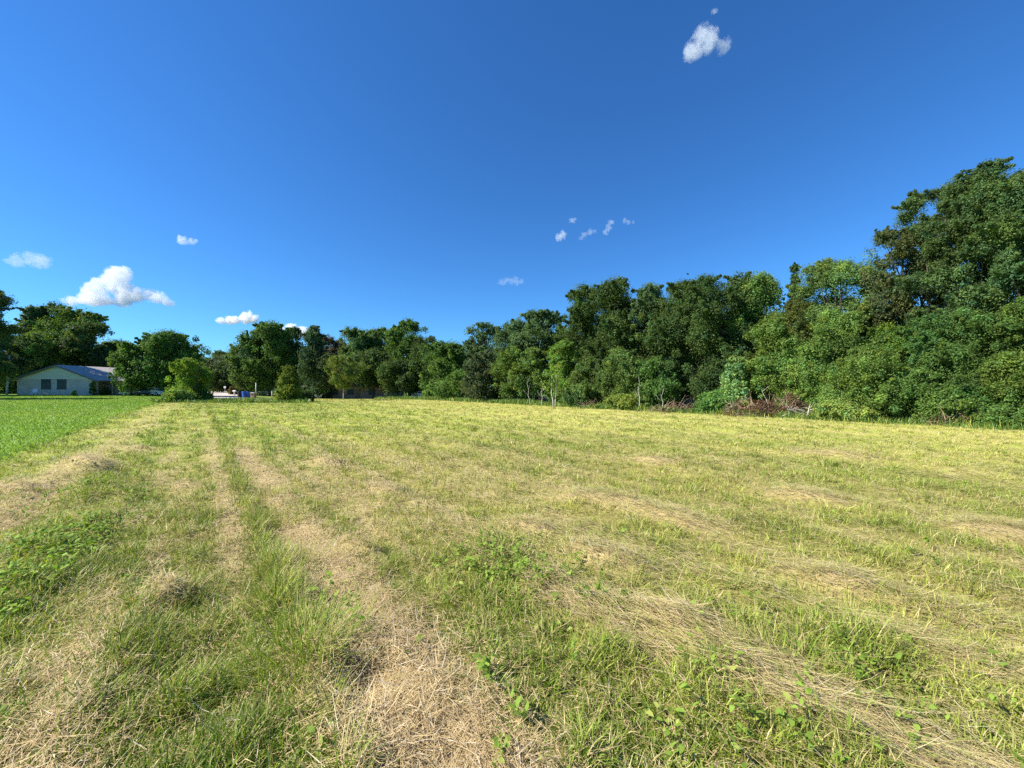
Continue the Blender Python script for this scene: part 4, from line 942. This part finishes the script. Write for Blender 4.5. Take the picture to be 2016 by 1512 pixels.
# ------------------------------------------------------------------ vehicles and small things
def car(name, x, y, rz, paint, label, cat='car', truck=False, L_=4.5, Hh=1.45, group='vehicles parked by the houses'):
    z = hz1(x, y); r = empty(name, (x, y, z), label, cat, group, rz); w = 0.88; h = L_ / 2
    if truck: prof = [(-h, .45), (-h, .98), (-h + .1, 1.02), (-.35, 1.02), (-.25, Hh - .05), (-.1, Hh), (h - 2.2, Hh), (h - 1.55, 1.08), (h - .25, 1.0), (h, .85), (h, .42)]
    else: prof = [(-h, .42), (-h, .85), (-h + .15, .98), (-h + .75, 1.0), (-h + 1.35, Hh - .06), (-h + 1.7, Hh), (.25, Hh), (.6, Hh - .08), (1.15, .98), (h - .2, .82), (h, .68), (h, .38)]
    wx = (-h + .9, h - .95); bottom = []
    for cx in reversed(wx):
        for k in range(7):
            a = math.pi * k / 6; bottom.append((cx + .38 * math.cos(a), .32 + .34 * math.sin(a)))
    poly = prof + [(h - .1, .26)] + bottom + [(-h + .1, .26)]
    n = len(poly); V = []
    for sy, ins in ((-1, 0), (1, 0)):
        for (px, pz) in poly:
            tuck = 0.14 * max(0, (pz - 1.0)) / 0.45
            V.append((px, sy * (w - tuck), pz))
    Fs = [tuple(range(n)), tuple(range(2 * n - 1, n - 1, -1))] + [(i, n + i, n + (i + 1) % n, (i + 1) % n) for i in range(n)]
    MB().add(V, Fs).build('body', paint, r)
    for sy in (-1, 1):
        g_ = MB()
        if truck: pts = [(-.1, 1.08), (.0, Hh - .1), (h - 2.28, Hh - .1), (h - 1.78, 1.1)]
        else: pts = [(-h + 1.05, 1.03), (-h + 1.55, Hh - .1), (.2, Hh - .1), (.95, 1.03)]
        tk = lambda z_: 0.14 * max(0, z_ - 1.0) / 0.45
        V = [(a, sy * (w - tk(c) + .006), c) for a, c in pts] + [(a, sy * (w - tk(c) - .01), c) for a, c in pts]
        g_.add(V, [(0, 1, 2, 3), (7, 6, 5, 4), (0, 4, 5, 1), (1, 5, 6, 2), (2, 6, 7, 3), (3, 7, 4, 0)]); g_.build('side_window', M['glass'], r)
        for cx in wx:
            t_ = MB().cyl((cx, sy * (w - .08), .32), .32, .2, 'y', 18).build('wheel', M['tyre'], r, True)
            MB().cyl((cx, sy * (w + .026), .32), .19, .02, 'y', 14).build('rim', M['rim'], t_)
        MB().box(h + .002, h + .03, sy * .62 - .16, sy * .62 + .16, .62, .76).build('headlight', M['lamp'], r)
        MB().box(-h - .03, -h - .002, sy * .68 - .12, sy * .68 + .12, .68, .84).build('tail_light', M['red'], r)
    wsx = (h - 2.12, h - 1.6) if truck else (.3, 1.1)
    z1, z0 = Hh - .06, 1.04
    MB().add([(wsx[0] + .02, -.66, z1), (wsx[0] + .02, .66, z1), (wsx[1] + .03, .74, z0), (wsx[1] + .03, -.74, z0), (wsx[0] + .0, -.66, z1 - .01), (wsx[0], .66, z1 - .01), (wsx[1], .74, z0 - .01), (wsx[1], -.74, z0 - .01)],
             [(0, 3, 2, 1), (4, 5, 6, 7), (0, 1, 5, 4), (1, 2, 6, 5), (2, 3, 7, 6), (3, 0, 4, 7)]).build('windscreen', M['glass'], r)
    return r
car('pickup_truck', at(293, 66), 66, math.radians(-60), M['navy'], 'dark blue pickup half hidden in shade right of the grey house', 'truck', True, 4.9, 1.75)
car('parked_car', at(311, 65), 65, math.radians(-20), M['whitecar'], 'white car showing behind the left side of the bright thicket')
car('parked_car', at(526, 84), 84, math.radians(180), M['whitecar'], 'white car parked before the distant brown roofed house')
car('parked_car', at(836, 74), 74, math.radians(0), M['whitecar'], 'white car peeking out behind the shrub at the left end of the wood')

def trailer():
    x, y = at(253, 64), 64; z = hz1(x, y); r = empty('flat_trailer', (x, y, z), 'low white flat trailer under the leafy tree by the grey house', 'trailer')
    MB().box(-1.0, 1.0, -0.6, 0.6, 0.32, 0.55).build('deck', M['white'], r)
    for sy in (-1, 1):
        t_ = MB().cyl((0, sy * .7, .26), .26, .16, 'y', 16).build('wheel', M['tyre'], r); MB().cyl((0, sy * .79, .26), .14, .02, 'y', 12).build('rim', M['rim'], t_)
    m = MB(); m.box(1.0, 1.9, -.04, .04, .36, .44); m.build('drawbar', M['black'], r)
trailer()
def bin_(x, y, mat, lab, grp='wheeled bins by the road'):
    z = hz1(x, y) + 0.03; r = empty('wheeled_bin', (x, y, z), lab, 'wheeled bin', grp, math.radians(-35)); m = MB()
    V = [(-.22, -.24, .06), (.22, -.24, .06), (.22, .22, .06), (-.22, .22, .06), (-.29, -.33, .95), (.29, -.33, .95), (.29, .33, .95), (-.29, .33, .95)]
    m.add(V, [(0, 3, 2, 1), (4, 5, 6, 7), (0, 1, 5, 4), (1, 2, 6, 5), (2, 3, 7, 6), (3, 0, 4, 7)]); m.build('body', mat, r)
    m = MB(); m.prism([(-.36, .955), (.38, .955), (.34, 1.03), (-.2, 1.06), (-.34, 1.0)], -.31, .31, 'x'); m.build('lid', mat, r)
    MB().tube([(-.26, .42, .93), (.26, .42, .93)], [.02, .02], 8).build('handle', M['black'], r)
    for sx in (-1, 1): MB().cyl((sx * .27, .24, .1), .1, .06, 'x', 14).build('wheel', M['tyre'], r)
    return r
bin_(at(472.5, 64), 64.0, M['black'], 'black bin, leftmost of the three wheeled bins by the road')
bin_(at(481.5, 63.6), 63.6, M['blue'], 'blue bin in the middle of the three wheeled bins')
bin_(at(489.5, 63.8), 63.8, M['blue'], 'right hand blue bin, nearest the brick mailbox pillar')
def pillar():
    x, y = at(499, 58), 58.0; z = hz1(x, y); r = empty('brick_mailbox', (x, y, z), 'square brown brick mailbox pillar with a pale cap beside the driveway', 'mailbox')
    MB().box(-.27, .27, -.27, .27, -.05, .86).build('pillar', M['boxbrick'], r)
    m = MB(); m.box(-.32, .32, -.32, .32, .862, .93); m.box(-.26, .26, -.26, .26, .932, .97); m.build('cap', M['cap'], r)
    MB().box(-.12, .12, -.29, -.272, .55, .72).build('mail_door', M['black'], r)
pillar()
def post_box():
    x, y = at(461.5, 76), 76.0; z = hz1(x, y); r = empty('post_mailbox', (x, y, z), 'pale mailbox on a short tan post at the road edge', 'mailbox')
    MB().box(-.09, .09, -.09, .09, -.05, .8).build('post', M['cap'], r)
    m = MB(); a = [(-.16, .802), (.16, .802)] + [(.16 * math.cos(k * math.pi / 6), .95 + .13 * math.sin(k * math.pi / 6)) for k in range(7)]; m.prism(a, -.28, .28, 'x'); m.build('box', M['white'], r)
post_box()
def sign_():
    x, y = at(443, 98), 98.0; z = hz1(x, y); r = empty('post_sign', (x, y, z), 'small white sign on a thin post beside the far road', 'sign')
    MB().tube([(0, 0, 0), (0, 0, 1.6)], [.04, .04], 8).build('post', M['galv'], r)
    MB().box(-.28, .28, -.07, -.045, 1.25, 1.75).build('panel', M['white'], r)
    MB().box(-.1, .55, -.05, .05, .28, .4).build('bracket', M['white'], r)
sign_()
def post(px, Y, hpx, lab, r_=0.11):
    x = at(px, Y); z = hz1(x, Y); r = empty('utility_post', (x, Y, z), lab, 'post')
    h = hpx / F * Y
    MB().tube([(0, 0, -.05), (0, 0, h - .02)], [r_, r_ * .9], 10).build('shaft', M['cap'], r, True)
    MB().cyl((0, 0, h + .02), r_ * 1.25, .05, 'z', 10).build('cap', M['white'], r)
post(504, 78, 26, 'slim pale post rising behind the brick mailbox pillar')
post(535.5, 70, 13, 'short white post at the left edge of the olive young tree', .09)
def yard_light():
    Y = 62.0; x = at(13.5, Y); z = hz1(x, Y); q = Y / F
    r = empty('yard_light', (x, Y, z), 'slightly leaning pale light pole left of the grey house', 'light pole')
    MB().tube([(0, 0, -.1), (1.2 * q, 0, 28 * q), (4.2 * q, 0, 78 * q)], [.13, .11, .085], 10).build('pole', M['galv'], r, True)
    m = MB(); m.tube([(4.2 * q, 0, 77 * q), (4.0 * q, -.2, 82 * q), (2.5 * q, -.5, 85 * q)], [.03, .03, .03], 8); m.build('arm', M['black'], r)
    m = MB(); m.tube([(3.4 * q, -.4, 85.5 * q), (0.5 * q, -.8, 86 * q), (-3.2 * q, -1.2, 86.8 * q)], [.09, .17, .06], 10); m.build('lamp_head', M['lamp'], r, True)
    m = MB(); m.cyl((4.25 * q, 0, 80 * q), .11, .3, 'z', 10); m.build('fixture', M['black'], r)
yard_light()
def chair(px, Y, rz, lab, sc=1.0, grp='white outdoor chairs'):
    x = at(px, Y); r = empty('lawn_chair', (x, Y, hz1(x, Y)), lab, 'chair', grp, rz); s = sc
    MB().box(-.24 * s, .24 * s, -.24 * s, .24 * s, .40 * s, .44 * s).build('seat', M['white'], r)
    m = MB(); V = [(-.24 * s, .2 * s, .442 * s), (.24 * s, .2 * s, .442 * s), (.22 * s, .36 * s, .9 * s), (-.22 * s, .36 * s, .9 * s)]
    V += [(a, b_ + .04 * s, c) for a, b_, c in V]; m.add(V, [(0, 1, 2, 3), (7, 6, 5, 4), (0, 4, 5, 1), (1, 5, 6, 2), (2, 6, 7, 3), (3, 7, 4, 0)]); m.build('backrest', M['white'], r)
    for sx in (-1, 1):
        for sy in (-1, 1): MB().tube([(sx * .2 * s, sy * .2 * s, .4 * s), (sx * .25 * s, sy * .27 * s, 0)], [.025 * s, .02 * s], 6).build('leg', M['white'], r)
        MB().box(sx * .26 * s - .025, sx * .26 * s + .025, -.22 * s, .26 * s, .62 * s, .65 * s).build('armrest', M['white'], r)
chair(67.5, 61.0, 0.6, 'white plastic chair on the lawn before the grey house wall', 1.1)
chair(623, 75.0, 0.9, 'left one of the two white chairs before the carport', 0.95)
chair(630, 75.2, -0.7, 'right one of the two white chairs before the carport', 0.9)

# ------------------------------------------------------------------ clouds: real vapour high up over the scene
def cloud(name, x0, x1, y0, y1, balls, label, dens, alt=620.0, seed=0, soft=0.5, nscale=3.2):
    """x0..y1: where it stands in the view; balls (u, v, r) in units of its width"""
    ybase = y1; D = (alt - EYE) * F / (HZ - ybase)
    W = (x1 - x0) / F * D; X = ((x0 + x1) / 2 - 1008) / F * D
    m = bpy.data.meshes.new(name); V = []; Fc = []
    import bmesh
    bm = bmesh.new()
    cs = []
    for i, (u, v, r) in enumerate(balls):
        c = Vector(((u - 0.5) * W, ((i * 0.618) % 1 - 0.5) * r * W * 0.8, v * W)); r *= 0.98; cs.append((c, r * W))
        ret = bmesh.ops.create_icosphere(bm, subdivisions=3, radius=r * W)
        for vv in ret['verts']: vv.co += c
    bm.to_mesh(m); bm.free()
    o = bpy.data.objects.new(name, m); C.objects.link(o); o.location = (X, D, alt)
    md = o.modifiers.new('skin', 'REMESH'); md.mode = 'VOXEL'; md.voxel_size = W / 70
    mt, nt, out = newmat(name + '_vapour'); N = nt.nodes; L = nt.links
    tc = N.new('ShaderNodeTexCoord'); last = None
    nz = N.new('ShaderNodeTexNoise'); nz.inputs['Scale'].default_value = nscale / W; nz.inputs['Detail'].default_value = 6; nz.inputs['Roughness'].default_value = 0.62
    ofs = N.new('ShaderNodeVectorMath'); ofs.operation = 'ADD'; ofs.inputs[1].default_value = (seed * 311.0, 0, 0)
    L.new(tc.outputs['Object'], ofs.inputs[0]); L.new(ofs.outputs[0], nz.inputs['Vector'])
    for (c, r) in cs:
        dd = N.new('ShaderNodeVectorMath'); dd.operation = 'DISTANCE'; dd.inputs[1].default_value = c; L.new(tc.outputs['Object'], dd.inputs[0])
        f = N.new('ShaderNodeMath'); f.operation = 'MULTIPLY_ADD'; f.inputs[1].default_value = -1 / r; f.inputs[2].default_value = 1.0; L.new(dd.outputs['Value'], f.inputs[0])
        if last is None: last = f
        else:
            mx = N.new('ShaderNodeMath'); mx.operation = 'MAXIMUM'; L.new(last.outputs[0], mx.inputs[0]); L.new(f.outputs[0], mx.inputs[1]); last = mx
    nn = N.new('ShaderNodeMath'); nn.operation = 'MULTIPLY_ADD'; nn.inputs[1].default_value = soft * 4.5; nn.inputs[2].default_value = -soft * 2.25 - 0.2; L.new(nz.outputs['Fac'], nn.inputs[0])
    ad = N.new('ShaderNodeMath'); ad.operation = 'ADD'; L.new(last.outputs[0], ad.inputs[0]); L.new(nn.outputs[0], ad.inputs[1])
    mr = N.new('ShaderNodeMapRange'); mr.interpolation_type = 'SMOOTHSTEP'; mr.inputs['From Min'].default_value = 0.0; mr.inputs['From Max'].default_value = 0.3; mr.inputs['To Max'].default_value = dens * (1.0 if dens > 12 else 0.4) / W
    sx = N.new('ShaderNodeSeparateXYZ'); L.new(tc.outputs['Object'], sx.inputs[0])
    fb = N.new('ShaderNodeMapRange'); fb.interpolation_type = 'SMOOTHSTEP'; fb.inputs['From Min'].default_value = -0.02 * W; fb.inputs['From Max'].default_value = 0.05 * W
    L.new(sx.outputs['Z'], fb.inputs['Value'])
    b1 = N.new('ShaderNodeMath'); b1.operation = 'SUBTRACT'; b1.inputs[0].default_value = 1.0; L.new(fb.outputs[0], b1.inputs[1])
    b2_ = N.new('ShaderNodeMath'); b2_.operation = 'MULTIPLY_ADD'; b2_.inputs[1].default_value = -0.8; L.new(b1.outputs[0], b2_.inputs[0]); L.new(ad.outputs[0], b2_.inputs[2])
    L.new(b2_.outputs[0], mr.inputs['Value'])
    pv = N.new('ShaderNodeVolumePrincipled'); pv.inputs['Color'].default_value = (1, 1, 1, 1); pv.inputs['Anisotropy'].default_value = 0.0
    L.new(mr.outputs[0], pv.inputs['Density']); L.new(pv.outputs[0], out.inputs['Volume'])
    o.data.materials.append(mt)
    tag(o, label, 'cloud', 'small white clouds')
    return o
cloud('cloud', 116, 350, 520, 607, [(.14, .05, .08), (.24, .09, .11), (.34, .14, .12), (.44, .20, .13), (.50, .28, .10), (.56, .30, .06), (.42, .28, .08), (.33, .21, .07), (.19, .15, .04), (.55, .10, .12), (.66, .10, .10), (.74, .12, .08), (.84, .07, .09), (.93, .03, .06), (.08, .03, .05), (.36, .05, .10), (.5, .06, .11)],
      'largest bright cumulus cloud above the grey house', 15, seed=1, soft=0.5, nscale=11)
cloud('cloud', 10, 108, 485, 530, [(.3, .14, .2), (.55, .2, .22), (.78, .15, .16)], 'hazy small cloud at the far left of the sky', 4.5, seed=2, soft=0.6, nscale=7)
cloud('cloud', 344, 394, 460, 484, [(.3, .2, .24), (.6, .22, .2), (.8, .2, .14)], 'tiny isolated cloud above and right of the large cumulus', 7, seed=3, soft=0.5)
cloud('cloud', 426, 512, 614, 640, [(.14, .08, .13), (.3, .10, .15), (.45, .09, .14), (.6, .14, .16), (.74, .17, .19), (.9, .14, .13)], 'flat small cloud low above the road gap', 16, seed=4, soft=0.4, nscale=7)
cloud('cloud', 525, 625, 632, 668, [(.3, .13, .18), (.5, .16, .2), (.72, .12, .18)], 'low cloud partly hidden behind the trees near the cedar', 16, seed=5, soft=0.35, nscale=7)
cloud('cloud', 190, 300, 664, 700, [(.3, .08, .18), (.55, .1, .18), (.8, .08, .15)], 'low cloud behind the treetops right of the grey house', 14, seed=6, soft=0.35, nscale=7)
cloud('cloud', 1332, 1448, 38, 118, [(.22, .08, .15), (.34, .24, .2), (.48, .38, .23), (.62, .38, .2), (.8, .28, .16)], 'soft torn white cloud high in the upper right sky', 6.5, seed=27, soft=0.65, nscale=7)
cloud('cloud', 1088, 1122, 448, 478, [(.35, .3, .3), (.6, .5, .3)], 'leftmost wisp of the short row of wisps', 3.2, seed=8, soft=0.6, nscale=5)
cloud('cloud', 1114, 1140, 424, 440, [(.4, .25, .25), (.65, .3, .25)], 'smallest wisp just above the leftmost one of the row', 2.2, seed=9, soft=0.6, nscale=5)
cloud('cloud', 1136, 1180, 445, 474, [(.2, .1, .16), (.35, .3, .18), (.6, .42, .18), (.8, .45, .14)], 'bent wisp in the middle of the row', 2.4, seed=10, soft=0.6, nscale=5)
cloud('cloud', 1182, 1216, 427, 464, [(.3, .15, .25), (.5, .5, .25), (.65, .8, .25)], 'upright wisp right of the bent one', 2.4, seed=11, soft=0.6, nscale=5)
cloud('cloud', 1222, 1256, 428, 442, [(.25, .25, .2), (.5, .2, .18), (.75, .16, .15)], 'rightmost wisp of the short row', 2.2, seed=12, soft=0.6, nscale=5)
cloud('cloud', 975, 1032, 544, 562, [(.2, .12, .16), (.38, .14, .2), (.56, .13, .19), (.72, .16, .2), (.88, .13, .14)], 'faint flat wisp low over the middle of the wood', 2.0, seed=13, soft=0.6, nscale=5)
cloud('cloud', 1398, 1422, 8, 26, [(.35, .3, .26), (.62, .45, .26)], 'tiny wisp at the top edge above the torn cloud', 1.8, seed=14, soft=0.6, nscale=5)
